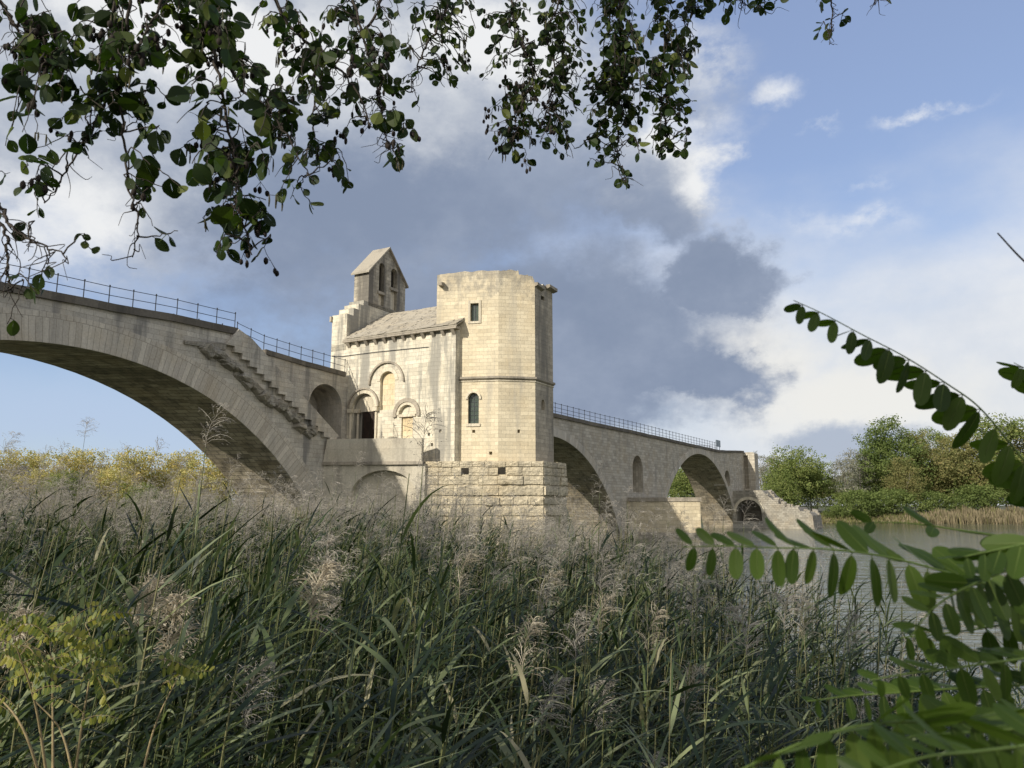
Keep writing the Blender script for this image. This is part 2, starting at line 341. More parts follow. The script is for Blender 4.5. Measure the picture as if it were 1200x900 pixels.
# ------------------------------------------------------------------ mesh helpers
class MB:
    def __init__(s): s.v, s.f, s.uv, s.r = [], [], [], []
    def face(s, pts, uv=None, r=0.0):
        i = len(s.v); s.v += [tuple(p) for p in pts]; s.f.append(tuple(range(i, i + len(pts))))
        if uv is None:
            P = [Vector(p) for p in pts]
            n = (P[1] - P[0]).cross(P[2] - P[0])
            if n.length < 1e-9: n = Vector((0, 0, 1))
            n.normalize()
            if abs(n.z) > 0.8: uv = [(p.x, p.y) for p in P]
            else:
                t = Vector((-n.y, n.x, 0)).normalized(); q = n.cross(t)
                uv = [(p.dot(t), p.dot(q) if abs(n.z) > 0.2 else p.z) for p in P]
        s.uv += list(uv); s.r.append(r)
    def box8(s, b, t):
        """bottom quad b (4 pts) and top quad t (4 pts)"""
        s.face(b[::-1]); s.face(t)
        for i in range(4):
            j = (i + 1) % 4; s.face([b[i], b[j], t[j], t[i]])
    def box(s, o, a, bb, c):
        o, a, bb, c = map(Vector, (o, a, bb, c))
        B = [o, o + a, o + a + bb, o + bb]; s.box8(B, [p + c for p in B])
    def prism(s, loop, d):
        """loop of 3D points extruded by vector d"""
        L = [Vector(p) for p in loop]; d = Vector(d); K = [p + d for p in L]
        for tri in tessellate_polygon([L]):
            s.face([L[i] for i in tri]); s.face([K[i] for i in tri][::-1])
        for i in range(len(L)):
            j = (i + 1) % len(L); s.face([L[i], L[j], K[j], K[i]])
    def tube(s, pts, rad, n=5, r=0.0):
        pts = [Vector(p) for p in pts]; rings = []
        for i, p in enumerate(pts):
            d = (pts[min(i + 1, len(pts) - 1)] - pts[max(i - 1, 0)])
            d = d.normalized() if d.length > 1e-9 else Vector((0, 0, 1))
            u = d.cross(Vector((0.31, 0.17, 0.93)))
            if u.length < 1e-3: u = d.cross(Vector((1, 0, 0)))
            u.normalize(); w = d.cross(u)
            q = rad[i] if isinstance(rad, (list, tuple)) else rad
            rings.append([p + (u * math.cos(2 * PI * k / n) + w * math.sin(2 * PI * k / n)) * q for k in range(n)])
        for a, b in zip(rings, rings[1:]):
            for k in range(n):
                s.face([a[k], a[(k + 1) % n], b[(k + 1) % n], b[k]], [(0, 0)] * 4, r)
        s.face(rings[0][::-1], [(0, 0)] * n, r); s.face(rings[-1], [(0, 0)] * n, r)
    def build(s, name, mat, parent=None, weld=True, smooth=False, origin=None):
        me = bpy.data.meshes.new(name)
        v = s.v if origin is None else [(p[0] - origin[0], p[1] - origin[1], p[2] - origin[2]) for p in s.v]
        me.from_pydata(v, [], s.f)
        ul = me.uv_layers.new(name='UVMap')
        ul.data.foreach_set('uv', np.array(s.uv, dtype=np.float32).ravel())
        if any(s.r):
            a = me.attributes.new('rnd', 'FLOAT', 'FACE'); a.data.foreach_set('value', np.array(s.r, dtype=np.float32))
        if weld:
            bm = bmesh.new(); bm.from_mesh(me); bmesh.ops.remove_doubles(bm, verts=bm.verts, dist=0.0005)
            bmesh.ops.recalc_face_normals(bm, faces=bm.faces); bm.to_mesh(me); bm.free()
        me.materials.append(mat)
        if smooth:
            me.polygons.foreach_set('use_smooth', [True] * len(me.polygons))
        o = bpy.data.objects.new(name, me); C.objects.link(o)
        if origin is not None: o.location = origin
        if parent is not None: adopt(o, parent)
        return o


def wpos(o):
    p = Vector(o.location)
    if o.parent is not None: p = wpos(o.parent) + o.matrix_parent_inverse.to_translation() + p
    return p


def adopt(o, parent):
    o.parent = parent
    o.matrix_parent_inverse = Matrix.Translation(-wpos(parent))


def tag(o, label=None, cat=None, group=None, kind=None):
    if label: o['label'] = label
    if cat: o['category'] = cat
    if group: o['group'] = group
    if kind: o['kind'] = kind
    return o


def empty(name, loc, label, cat, group=None):
    o = bpy.data.objects.new(name, None); C.objects.link(o); o.location = loc; o.empty_display_size = 0.3
    return tag(o, label, cat, group)


class Fr:
    """vertical wall frame: origin, a = unit horizontal direction to the right seen from outside"""
    def __init__(s, o, a):
        s.o = Vector((o[0], o[1], 0)); s.a = Vector((a[0], a[1], 0)).normalized(); s.n = s.a.cross(Vector((0, 0, 1)))
    def P(s, q, z, out=0.0): return s.o + s.a * q + s.n * out + Vector((0, 0, z))
    def px(s, x, y, out=0.0):
        r = ray(x, y); t = (s.o + s.n * out - EYE).dot(s.n) / r.dot(s.n); p = EYE + r * t
        return ((p - s.o).dot(s.a), p.z)
    def shift(s, out): return Fr(s.o + s.n * out, s.a)


def panel(mb, fr, outline, holes=(), out=0.0, back=True):
    """flat wall with recessed holes; holes = [(loop, depth)]"""
    loops = [outline] + [h[0] for h in holes]
    flat = [p for l in loops for p in l]
    for tri in tessellate_polygon([[Vector((p[0], p[1], 0)) for p in l] for l in loops]):
        mb.face([fr.P(*flat[i], out) for i in tri], [flat[i] for i in tri])
    for loop, dep in holes:
        acc = 0
        for i in range(len(loop)):
            p, q = loop[i], loop[(i + 1) % len(loop)]; L = math.hypot(q[0] - p[0], q[1] - p[1])
            mb.face([fr.P(*p, out), fr.P(*q, out), fr.P(*q, out - dep), fr.P(*p, out - dep)], [(acc, 0), (acc + L, 0), (acc + L, dep), (acc, dep)])
            acc += L
        if back:
            L2 = [Vector((p[0], p[1], 0)) for p in loop]
            for tri in tessellate_polygon([L2]): mb.face([fr.P(*loop[i], out - dep) for i in tri], [loop[i] for i in tri])


def fill(mb, fr, loop, out=0.0, th=0.08):
    mb.prism([fr.P(*p, out) for p in loop], fr.n * -th)


def rect(s0, s1, z0, z1): return [(s0, z0), (s1, z0), (s1, z1), (s0, z1)]


def arched(s0, s1, z0, ztop, n=12, rise=None):
    c = (s0 + s1) / 2; hw = abs(s1 - s0) / 2; rise = hw if rise is None else rise
    zs = ztop - rise
    return [(s0, z0), (s1, z0)] + [(c + hw * math.cos(PI * k / n), zs + rise * math.sin(PI * k / n)) for k in range(n + 1)]


def arcband(mb, fr, c, zc, r0, r1, out, th, a0=0, a1=PI, n=18, rz=1.0):
    """arch ring of voussoirs standing proud by out"""
    for k in range(n):
        t0 = a0 + (a1 - a0) * k / n; t1 = a0 + (a1 - a0) * (k + 1) / n
        q = [(c + r * math.cos(t), zc + r * rz * math.sin(t)) for r, t in ((r0, t0), (r1, t0), (r1, t1), (r0, t1))]
        A = [fr.P(*p, out) for p in q]; B = [fr.P(*p, out - th) for p in q]
        L0, L1 = r1 * t0, r1 * t1
        mb.face(A, [(L0, 0), (L0, r1 - r0), (L1, r1 - r0), (L1, 0)])
        mb.face([A[1], A[2], B[2], B[1]], [(L0, 0), (L1, 0), (L1, th), (L0, th)])
        mb.face([A[0], A[3], B[3], B[0]], [(L0, 0), (L1, 0), (L1, th), (L0, th)])
        if k == 0: mb.face([A[0], A[1], B[1], B[0]])
        if k == n - 1: mb.face([A[2], A[3], B[3], B[2]])


# ================================================================== the setting
def shore_near(x):          # y of the near waterline
    return np.interp(x, [-400, -30, -6, 0, 3, 5, 7, 9, 12, 20, 60], [34, 30, 27, 24.5, 19, 13.5, 9.0, 5.5, 1, -12, -60])


def shore_far(x):
    return np.interp(x, [-600, -150, -60, -20, 20, 60, 110, 400], [70, 88, 98, 130, 175, 181, 172, 165])


def ground_h(x, y):
    d1 = shore_near(x) - y; d2 = y - shore_far(x)
    bank = np.interp(y + 0.25 * np.minimum(x, 0) * 0 , [-50, 1.3, 2.2, 4.2, 7], [2.7, 2.6, 2.3, 1.05, 0.75])
    near = np.where(d1 > 0, np.minimum(bank, d1 * 0.28), np.maximum(-2.5, d1 * 0.25))
    far = np.where(d2 > 0, np.minimum(2.4, d2 * 0.22), np.maximum(-2.5, d2 * 0.25))
    return np.maximum(near, far)


def build_ground():
    t = np.linspace(-1, 1, 150); ax = np.sinh(t * 6.2) / np.sinh(6.2) * 3500
    ty = np.linspace(-1, 1, 190); ay = np.sinh(ty * 6.0) / np.sinh(6.0) * 3500 + 30
    # extra rows so the banks stay crisp
    ay = np.unique(np.concatenate([ay, np.linspace(-10, 40, 60), np.linspace(60, 220, 80)]))
    ax = np.unique(np.concatenate([ax, np.linspace(-100, 160, 90)]))
    X, Y = np.meshgrid(ax, ay); Z = ground_h(X, Y)
    mb = bpy.data.meshes.new('ground')
    v = np.stack([X, Y, Z], -1).reshape(-1, 3); ny, nx = X.shape
    idx = np.arange(ny * nx).reshape(ny, nx)
    f = np.stack([idx[:-1, :-1], idx[:-1, 1:], idx[1:, 1:], idx[1:, :-1]], -1).reshape(-1, 4)
    mb.from_pydata(v.tolist(), [], f.tolist()); mb.materials.append(M['ground'])
    mb.polygons.foreach_set('use_smooth', [True] * len(mb.polygons))
    o = bpy.data.objects.new('ground', mb); C.objects.link(o); tag(o, 'low river banks with dark soil and rough grass', kind='structure')
    w = MB(); w.face([(-3400, -3000, 0), (3400, -3000, 0), (3400, 3400, 0), (-3400, 3400, 0)])
    o = w.build('water', M['water'], weld=False); tag(o, 'grey green river rippling with pale sky reflections', kind='structure')


build_ground()

# ================================================================== the bridge
BB = math.radians(31)
Dv = Vector((math.sin(BB), math.cos(BB), 0)); Vv = Vector((math.cos(BB), -math.sin(BB), 0))
N = Fr((-17.4, 46.83), Dv)                    # near face of the bridge: q runs along the bridge
assert (N.n - Vv).length < 1e-3
BW = 5.0                                     # width of the bridge
BWR = 6.4                                    # the far spans are a little wider
STEP = 1.7                                   # the stair runs in the first 1.7 m
NB = N.shift(-STEP)
bridge = empty('stone_bridge', N.P(0, 0), 'long pale stone arch bridge with broken far end crossing the river', 'bridge')


def strip(mb, fr0, L0, out0, L1, out1, closed=True):
    n = len(L0); acc = 0
    for i in range(n if closed else n - 1):
        p, q = L0[i], L0[(i + 1) % n]; p1, q1 = L1[i], L1[(i + 1) % n]
        l = math.hypot(q[0] - p[0], q[1] - p[1])
        mb.face([fr0.P(*p, out0), fr0.P(*q, out0), fr0.P(*q1, out1), fr0.P(*p1, out1)], [(0, acc), (0, acc + l), (out0 - out1, acc + l), (out0 - out1, acc)])
        acc += l


def circle_arc(c, r, zlow=-2.0, n=44):
    cu, cz = c; a = math.asin((zlow - cz) / r)
    return [(cu - r * math.cos(a + (PI - 2 * a) * k / n), cz + r * math.sin(a + (PI - 2 * a) * k / n)) for k in range(n + 1)]


A1, A1f = ((-9.95, -8.77), 21.03), ((-11.95, -10.80), 23.1)
A2 = ((41.61, -9.90), 21.62); A3 = ((95.6, -11.25), 24.0)
A1m = ((-9.95 - 2.0 * STEP / BW, -8.77 - 2.03 * STEP / BW), 21.03 + 2.07 * STEP / BW)
cop = [N.px(0, 340), N.px(33, 345.5), N.px(133, 365), N.px(200, 376), N.px(277, 392)]
deck_l = [(-60, 13.2)] + cop
UT, ZT = cop[-1]                              # top of the stair
US, ZS = N.px(392, 513)                       # foot of the stair

# left span, stair half (v 0 .. -1.7) and road half (v -1.7 .. -5)
arc_n, arc_m, arc_f = circle_arc(*A1), circle_arc(*A1m), circle_arc(*A1f)


def span(arc0, arc1, top, u0, u1, o0, o1, name, holes=(), mat='bridge', zb=-2.0):
    L0 = [(u0, zb)] + arc0 + [(u1, zb)] + top[::-1]
    L1 = [(u0, zb)] + arc1 + [(u1, zb)] + top[::-1]
    f = MB(); fr = N
    panel(f, N, L0, holes, o0)
    panel(f, N, L1, (), o1)
    k = 1 + len(arc0)
    strip(f, N, L0[k - 1:] + [L0[0], L0[1]], o0, L1[k - 1:] + [L1[0], L1[1]], o1, closed=False)
    body = f.build(name, M[mat], bridge)
    g = MB(); strip(g, N, arc0, o0, arc1, o1, closed=False)
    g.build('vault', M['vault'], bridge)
    return body


top_stair = deck_l + [(UT + 0.35, ZT - 0.15), (US, ZS), (22.0, 7.15)]
span(arc_n, arc_m, top_stair, -60, 22.0, 0.0, -STEP, 'span_wall')
bt = [NB.px(310, 415), NB.px(355, 428), NB.px(404, 441)]
top_road = [(-60, 13.2)] + [(u, z) for u, z in cop[:-1]] + [(bt[0][0] - 0.6, bt[0][1] + 0.15)] + bt + [(22.0, bt[-1][1] - 0.05)]
# passage arch in the recessed road wall
pa0, pz1 = NB.px(361, 500); pa1, _ = NB.px(400, 500); _, pat = NB.px(380, 449.5)
span(arc_m, arc_f, top_road, -60, 22.0, -STEP, -BW, 'span_wall', holes=[(arched(pa0, pa1, 6.9, pat, 16), 2.6)])

# right spans
deck_r = [(22, 13.95), N.px(650, 489), N.px(700, 500), N.px(745, 509), N.px(800, 521), N.px(826, 526.5), N.px(842, 530), (124.2, 14.6)]
r_arc2, r_arc3 = circle_arc(*A2), circle_arc(*A3)
s0, z0 = N.px(742, 577); s1, _ = N.px(754, 577); _, zt = N.px(749, 534)
w0, wz = N.px(849.5, 569); w1, _ = N.px(856, 569); _, wt = N.px(852, 551)
L0 = [(22, -2)] + r_arc2 + r_arc3 + [(124.2, -2)] + deck_r[::-1]
f = MB()
panel(f, N, L0, [(arched(s0, s1, z0, zt), 2.8), (arched(w0, w1, wz, wt), 2.0)], 0)
panel(f, N, L0, (), -BWR)
k = 1 + len(r_arc2); strip(f, N, L0[k - 1:k + 1], 0, L0[k - 1:k + 1], -BWR, False)
k2 = k + len(r_arc3); strip(f, N, L0[k2 - 1:] + L0[:2], 0, L0[k2 - 1:] + L0[:2], -BWR, False)
f.build('span_wall', M['bridgeR'], bridge)
for arc in (r_arc2, r_arc3):
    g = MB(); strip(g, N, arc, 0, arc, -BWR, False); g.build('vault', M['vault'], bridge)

# arch rings
for (c, r), th, sp in ((A1, 1.55, 0.07), (A2, 0.95, 0.08), (A3, 0.95, 0.1)):
    g = MB(); a = math.asin((-1.5 - c[1]) / r)
    arcband(g, N, c[0], c[1], r - 0.01, r + th, sp, sp + 0.03, a, PI - a, 60)
    g.build('arch_ring', M['ring'], bridge)


def band(path, fr, out0, out1, th, name, mat, drop=0.0):
    """stone band that follows a (q,z) path"""
    g = MB(); L = [(q, z - drop) for q, z in path]
    loop = L + [(q, z + th) for q, z in L[::-1]]
    # split into quads so that it bends with the path
    for (p, q) in zip(L, L[1:]):
        P = [fr.P(p[0], p[1], out0), fr.P(q[0], q[1], out0), fr.P(q[0], q[1], out1), fr.P(p[0], p[1], out1)]
        g.box8(P, [x + Vector((0, 0, th)) for x in P])
    return g.build(name, mat, bridge)


def subdiv(path, d, jit=0.0):
    out = []
    for (a, b) in zip(path, path[1:]):
        n = max(1, int(abs(b[0] - a[0]) / d))
        for i in range(n):
            t = i / n; out.append((a[0] + (b[0] - a[0]) * t, a[1] + (b[1] - a[1]) * t + random.uniform(-jit, jit)))
    return out + [path[-1]]


band(subdiv(deck_l, 1.4, 0.025), N, 0.16, -0.55, 0.42, 'coping', M['coping'], 0.02)
band(subdiv(bt, 1.2, 0.02), NB, 0.14, -0.5, 0.34, 'coping', M['coping'], 0.02)
band(subdiv(deck_r, 2.0, 0.03), N, 0.2, -0.55, 0.42, 'coping', M['coping'], 0.02)
band(subdiv([(-60, 13.2)] + [(u, z) for u, z in cop[:-1]] + bt + [(22.0, bt[-1][1] - 0.05)], 2.5), N, -BW + 0.5, -BW - 0.15, 0.3, 'coping', M['coping'], 0.02)
band(subdiv(deck_r, 3.0), N, -BWR + 0.5, -BWR - 0.2, 0.38, 'coping', M['coping'], 0.02)

# sloping parapet of the stair, its underside stepped like a saw
g = MB()
nst = 15
top = [(UT - 0.05, ZT + 0.30), (UT + 1.0, ZT - 0.12), (US + 0.15, ZS + 0.12)]
su0, sz0 = N.px(262, 404); su1, sz1 = N.px(383, 519)
saw = []
for i in range(nst):
    t = i / nst; t2 = (i + 1) / nst
    saw.append((su0 + (su1 - su0) * t, sz0 + (sz1 - sz0) * t)); saw.append((su0 + (su1 - su0) * t2, sz0 + (sz1 - sz0) * t))
saw.append((su1, sz1))
g.prism([N.P(*p, 0.30) for p in top[::-1] + saw], Vv * -0.75)
g.build('stair_parapet', M['bridge'], bridge)
# torn masonry below the stair
cbx = [236, 243, 264, 285.5, 306.6, 327.7, 349, 366]; cby = [405, 411, 424, 445.5, 462, 479, 496, 508]
for i in range(38):
    t = i / 37; cpx = 237 + 130 * t + random.uniform(-2, 2)
    u, z = N.px(cpx, float(np.interp(cpx, cbx, cby)) + random.uniform(-5, 4))
    g = MB(); sx, sz, so = random.uniform(0.7, 1.25), random.uniform(0.4, 0.75), random.uniform(0.25, 0.62)
    rot = random.uniform(-0.75, -0.15)
    b8, t8 = [], []
    for (ka, kb) in ((-1, -1), (1, -1), (1, 1), (-1, 1)):
        a_, b_ = ka * sx / 2 * random.uniform(0.7, 1.1), kb * sz / 2 * random.uniform(0.7, 1.1)
        q, w = u + a_ * math.cos(rot) - b_ * math.sin(rot), z + a_ * math.sin(rot) + b_ * math.cos(rot)
        b8.append(N.P(q, w, -0.05)); q2, w2 = u + (q - u) * 0.7, z + (w - z) * 0.7
        t8.append(N.P(q2, w2, so * random.uniform(0.6, 1.1)))
    g.box8(b8, t8); o = g.build('broken_corbel', M['rubble'], bridge)
    bv = o.modifiers.new('bevel', 'BEVEL'); bv.width = 0.06; bv.segments = 2
# long torn course at its upper end
g = MB()
q0 = N.px(215, 401); q1 = N.px(262, 405)
g.box8([N.P(q0[0], q0[1] - 0.12, -0.05), N.P(q1[0], q1[1] - 0.35, -0.05), N.P(q1[0], q1[1] - 0.30, 0.25), N.P(q0[0], q0[1] - 0.1, 0.12)],
       [N.P(q0[0], q0[1] + 0.12, -0.05), N.P(q1[0], q1[1] + 0.2, -0.05), N.P(q1[0], q1[1] + 0.1, 0.28), N.P(q0[0], q0[1] + 0.08, 0.12)])
g.build('broken_corbel', M['rubble'], bridge)

# cutwater pier between the second and third arch: its side face looks back along the bridge
def cutwater(u, t1, ztop, length, name='cutwater_pier', beak=3.0, mat='pier'):
    g = MB(); o = N.P(u, 0)
    plan = [(0, -0.2), (0, 0.3), (beak, t1), (length, 0.3), (length, -0.2)]
    pts = [o + Dv * a + Vv * b + Vector((0, 0, -2.2)) for a, b in plan]
    g.prism(pts, (0, 0, ztop + 2.2 - 0.55))
    b = g.build(name, M[mat], bridge)
    g = MB(); e = 0.16
    plan = [(-e, -0.2), (-e, 0.3), (beak - e * 0.3, t1 + e * 1.3), (length + e, 0.3 + e), (length + e, -0.2)]
    pts = [o + Dv * a + Vv * b + Vector((0, 0, ztop - 0.55)) for a, b in plan]
    g.prism(pts, (0, 0, 0.5)); g.build('pier_cap', M['greytrim'], bridge)


cutwater(63.2, 8.55, 5.25, 14.5, beak=3.8)
# rubble footing of that pier
g = MB()
o = N.P(62.2, 0)
pts = [o + Dv * a + Vv * b + Vector((0, 0, -2.2)) for a, b in [(0, 0), (0.6, 1.5), (4.6, 9.6), (15.8, 0.8), (16.5, 0)]]
g.prism(pts, (0, 0, 2.9)); g.build('pier_footing', M['rubble'], bridge)

# last pier: a ruined cutwater with a low flood arch, and the torn end of the bridge above it
K = Fr(N.P(115.2, 0), Vv)
assert K.n.dot(Dv) < -0.99
prof = [K.px(860, 575), K.px(893, 574.5), K.px(899, 581), K.px(905, 585), K.px(910, 590), K.px(917, 591), K.px(920, 594), K.px(935, 594.5), K.px(938, 599), K.px(948, 600), K.px(952, 604)]
prof[0] = (-0.3, prof[0][1])
fa0, fz = K.px(863, 607); fa1, _ = K.px(893, 607); _, fat = K.px(878, 585.5)
g = MB()
lo = [(-0.3, -2.0), (prof[-1][0] + 0.4, -2.0)]
panel(g, K, lo + prof[::-1], [(arched(max(fa0, 0.3), fa1, 1.2, fat, 14), 5.0)], 0)
panel(g, K, lo + prof[::-1], (), -9)
strip(g, K, lo + prof[::-1], 0, lo + prof[::-1], -9)
g.build('ruined_pier', M['rubble'], bridge)
g = MB(); cc = (max(fa0, 0.3) + fa1) / 2; hw = (fa1 - max(fa0, 0.3)) / 2
arcband(g, K, cc, fat - hw, hw, hw + 0.5, 0.07, 0.1, 0, PI, 22); g.build('flood_arch_ring', M['trim'], bridge)
for i in range(26):                                  # tumbled blocks along the broken top
    t = random.random(); j = min(len(prof) - 2, 1 + int(t * (len(prof) - 2)))
    a, b = prof[j], prof[j + 1]; w = random.random()
    q, z = a[0] + (b[0] - a[0]) * w, a[1] + (b[1] - a[1]) * w
    g = MB(); sz = random.uniform(0.4, 0.9)
    dep = -random.uniform(0.2, 7.0)
    B4 = [K.P(q + x * sz, z - 0.3 + random.uniform(-.1, .1), dep + y * sz) for x, y in ((-.6, -.5), (.6, -.5), (.6, .5), (-.6, .5))]
    g.box8(B4, [p + Vector((random.uniform(-.15, .15), random.uniform(-.15, .15), sz * random.uniform(0.7, 1.1))) for p in B4])
    o = g.build('fallen_block', M['rubble'], bridge); bv = o.modifiers.new('bevel', 'BEVEL'); bv.width = 0.06
# end buttress, with a deep groove
E2 = Fr(N.P(124.2, 0), Vv)
g = MB()
e0, ez = E2.px(869, 575); e1, _ = E2.px(886, 575); _, et = E2.px(878, 530.5)
g0, _ = E2.px(872.5, 560); g1, _ = E2.px(877.5, 560)
panel(g, E2, [(-0.2, 5.5), (e1, 5.5), (e1, et - 0.1), (e1 - 0.3, et + 0.1), (-0.2, et + 0.1)], [(rect(g0, g1, ez + 0.3, et - 0.5), 0.8)], 0)
panel(g, E2, [(-BWR, 3), (e1, 3), (e1, et - 0.1), (-BWR, et)], (), -3)
for a, b in (((e1, 3), (e1, et - 0.1)),):
    g.face([E2.P(*a, 0), E2.P(*a, -3), E2.P(*b, -3), E2.P(*b, 0)])
g.face([E2.P(-BWR, et, 0), E2.P(e1, et - 0.1, 0), E2.P(e1, et - 0.1, -3), E2.P(-BWR, et, -3)])
g.face([E2.P(-BWR, 3, 0), E2.P(-BWR, et, 0), E2.P(-BWR, et, -3), E2.P(-BWR, 3, -3)])
g.face([E2.P(-0.2, 3, 0), E2.P(e1, 3, 0), E2.P(e1, 5.5, 0), E2.P(-0.2, 5.5, 0)])
g.build('end_buttress', M['bridgeR'], bridge)

# landing in front of the chapel door: parapet above a wall with a blind relieving arch
lx = N.px(379, 541)
PL = Fr(N.P(lx[0], 0, 0.02), (math.sin(math.radians(98)), math.cos(math.radians(98))))
pz_t = PL.px(440, 514)[1]; pz_b = PL.px(440, 541)[1]
p_r = PL.px(494.5, 530)[0]; p_w = PL.px(498, 560)[0]
g = MB()
q = [(0, pz_b), (p_r, pz_b), (p_r, pz_t), (0.25, pz_t)]
g.prism([PL.P(*p, 0.10) for p in q], PL.n * -0.45); g.build('landing_parapet', M['landing'], bridge)
g = MB(); g.prism([PL.P(*p, 0.2) for p in rect(0, p_r + 0.1, pz_b - 0.22, pz_b)], PL.n * -4.5); g.build('landing_floor', M['greytrim'], bridge)
g = MB()
ra0 = PL.px(411, 575)[0]; ra1 = PL.px(488, 575)[0]; rt = PL.px(448, 551)[1]
panel(g, PL, [(0, -2), (p_w, -2), (p_w, pz_b - 0.2), (0, pz_b - 0.2)], [(arched(ra0, ra1, -1.0, rt, 18, rise=1.8), 0.55)], 0)
g.face([PL.P(p_w, -2), PL.P(p_w, -2, -5), PL.P(p_w, pz_b - 0.2, -5), PL.P(p_w, pz_b - 0.2)])
g.build('landing_wall', M['landing'], bridge)


# ------------------------------------------------------------------ railings
def railing(name, label, path, post_every, h, rails, fr, out, r_post=0.028, r_rail=0.02, group=None):
    q0 = path[0]; root = empty(name, fr.P(q0[0], q0[1], out), label, 'railing', group)
    us = np.array([p[0] for p in path]); zs = np.array([p[1] for p in path])
    n = max(2, int(round((us[-1] - us[0]) / post_every)))
    qs = np.linspace(us[0], us[-1], n + 1)
    for q in qs:
        z = float(np.interp(q, us, zs)); g = MB()
        g.tube([fr.P(q, z - 0.05, out), fr.P(q, z + h + 0.03, out)], r_post, 5)
        g.tube([fr.P(q, z + h + 0.0, out), fr.P(q, z + h + 0.09, out)], r_post * 1.5, 5)
        g.build('post', M['iron'], root, weld=False)
    for k in rails:
        g = MB(); g.tube([fr.P(q, float(np.interp(q, us, zs)) + h * k, out) for q in qs], r_rail, 5)
        g.build('rail', M['iron'], root, weld=False)
    return root


ra = [(p[0], p[1] + 0.38) for p in [(-22, 13.95)] + cop]
railing('iron_railing', 'thin iron railing on the near parapet left of the stair', ra, 1.38, 1.0, (1.0, 0.52), N, -0.2)
railing('iron_railing', 'short low iron handrail where the stair begins', [N.px(219, 378), N.px(276, 389)], 1.6, 0.62, (1.0, 0.45), N, -1.3)
rb = [(bt[0][0] - 2.2, bt[0][1] + 0.75), (bt[0][0], bt[0][1] + 0.32), (bt[1][0], bt[1][1] + 0.32), (bt[2][0] + 0.2, bt[2][1] + 0.32)]
railing('iron_railing', 'iron railing running down to the chapel above the dark passage arch', rb, 1.2, 1.0, (1.0, 0.5), NB, -0.2)
rr = [(p[0], p[1] + 0.4) for p in deck_r]
rr[0] = (36, rr[0][1])
railing('iron_railing', 'long iron railing along the near edge right of the tower', rr[:-1], 1.5, 1.25, (1.0, 0.62, 0.28), N, -0.2, 0.035, 0.025)
railing('iron_railing', 'iron railing along the back edge right of the tower', rr, 1.9, 1.25, (1.0, 0.62, 0.28), N, -BWR + 0.2, 0.035, 0.025)
# notice board at the broken end
bu, bz = N.px(851, 527)
nb = empty('notice_board', N.P(bu, bz, -1.5), 'small grey notice board by the railing at the broken bridge end', 'sign')
g = MB(); g.box(N.P(bu - 1.4, bz + 0.6, -1.5), Dv * 2.8, Vv * 0.08, (0, 0, 1.25)); g.build('board', M['sign'], nb)
for s_ in (-1.2, 1.1):
    g = MB(); g.tube([N.P(bu + s_, bz - 0.2, -1.55), N.P(bu + s_, bz + 1.7, -1.55)], 0.06, 6); g.build('leg', M['iron'], nb)

# ================================================================== the chapel
BC = math.radians(29.0)
Dc = Vector((math.sin(BC), math.cos(BC), 0)); Vc = Vector((math.cos(BC), -math.sin(BC), 0))
c0 = NB.px(407, 470); C0 = NB.P(c0[0], 0, 0)
NV = Fr(C0, Vc)                               # nave side wall, normal -Dc
chapel = empty('stone_chapel', (C0.x, C0.y, 0), 'pale limestone chapel with bell gable and polygonal tower on the bridge', 'chapel')
s_end = NV.px(533.5, 450)[0]
s_left = NV.px(388.5, 400)[0]
z_eave = (NV.px(404, 403)[1] + NV.px(530, 386.5)[1]) / 2
HALF = 4.7
sV = NV.px(405, 420)[0]


def pxV(x, y):                                # on the right-hand face of the west gable wall
    fr = Fr(NV.P(sV, 0), Dc); return fr.px(x, y)


# --- nave wall with its blind portals
d0, dz0 = NV.px(419.8, 513); d1, _ = NV.px(439.5, 513); _, dz1 = NV.px(430, 482)
po0, _ = NV.px(413.5, 480); po1, _ = NV.px(439.6, 480); _, pot = NV.px(427, 461)
n0, nz0 = NV.px(444.7, 481); n1_, _ = NV.px(462, 481); _, nzt = NV.px(453, 435.5)
q0, qz0 = NV.px(470.2, 513); q1, _ = NV.px(483.5, 513); _, qz1 = NV.px(477, 488.5)
i0, iz0 = NV.px(467.5, 486.5); i1, _ = NV.px(486.2, 486.5); _, izt = NV.px(477, 474.5)
z_lo = 6.0
g = MB()
put = []
for (x, y) in ((516, 505), (502.5, 509), (506, 521)):
    a, b = NV.px(x, y); put.append((rect(a - 0.1, a + 0.1, b - 0.11, b + 0.11), 0.35))
outl = [(s_left, 11.0), (0.02, 11.0), (0.02, z_lo), (s_end, z_lo), (s_end, z_eave), (s_left, z_eave)]
panel(g, NV, outl, [(arched(po0, po1, 6.6, pot, 14), 0.55), (arched(n0, n1_, nz0, nzt, 14), 0.3),
                    (rect(q0, q1, 6.9, qz1), 0.18), (arched(i0, i1, iz0, izt, 12), 0.2)] + put, 0)
# return at the right end (the nave wall stands proud of the tower)
g.face([NV.P(s_end, z_lo, 0), NV.P(s_end, z_lo, -0.9), NV.P(s_end, z_eave, -0.9), NV.P(s_end, z_eave, 0)])
# far side and ends, so that it is a closed box
g.face([NV.P(s_left, z_lo, -2 * HALF), NV.P(s_end, z_lo, -2 * HALF), NV.P(s_end, z_eave, -2 * HALF), NV.P(s_left, z_eave, -2 * HALF)])
g.face([NV.P(s_left, z_lo, 0), NV.P(s_left, z_lo, -2 * HALF), NV.P(s_left, z_eave, -2 * HALF), NV.P(s_left, z_eave, 0)])
g.build('nave_wall', M['chapel'], chapel)

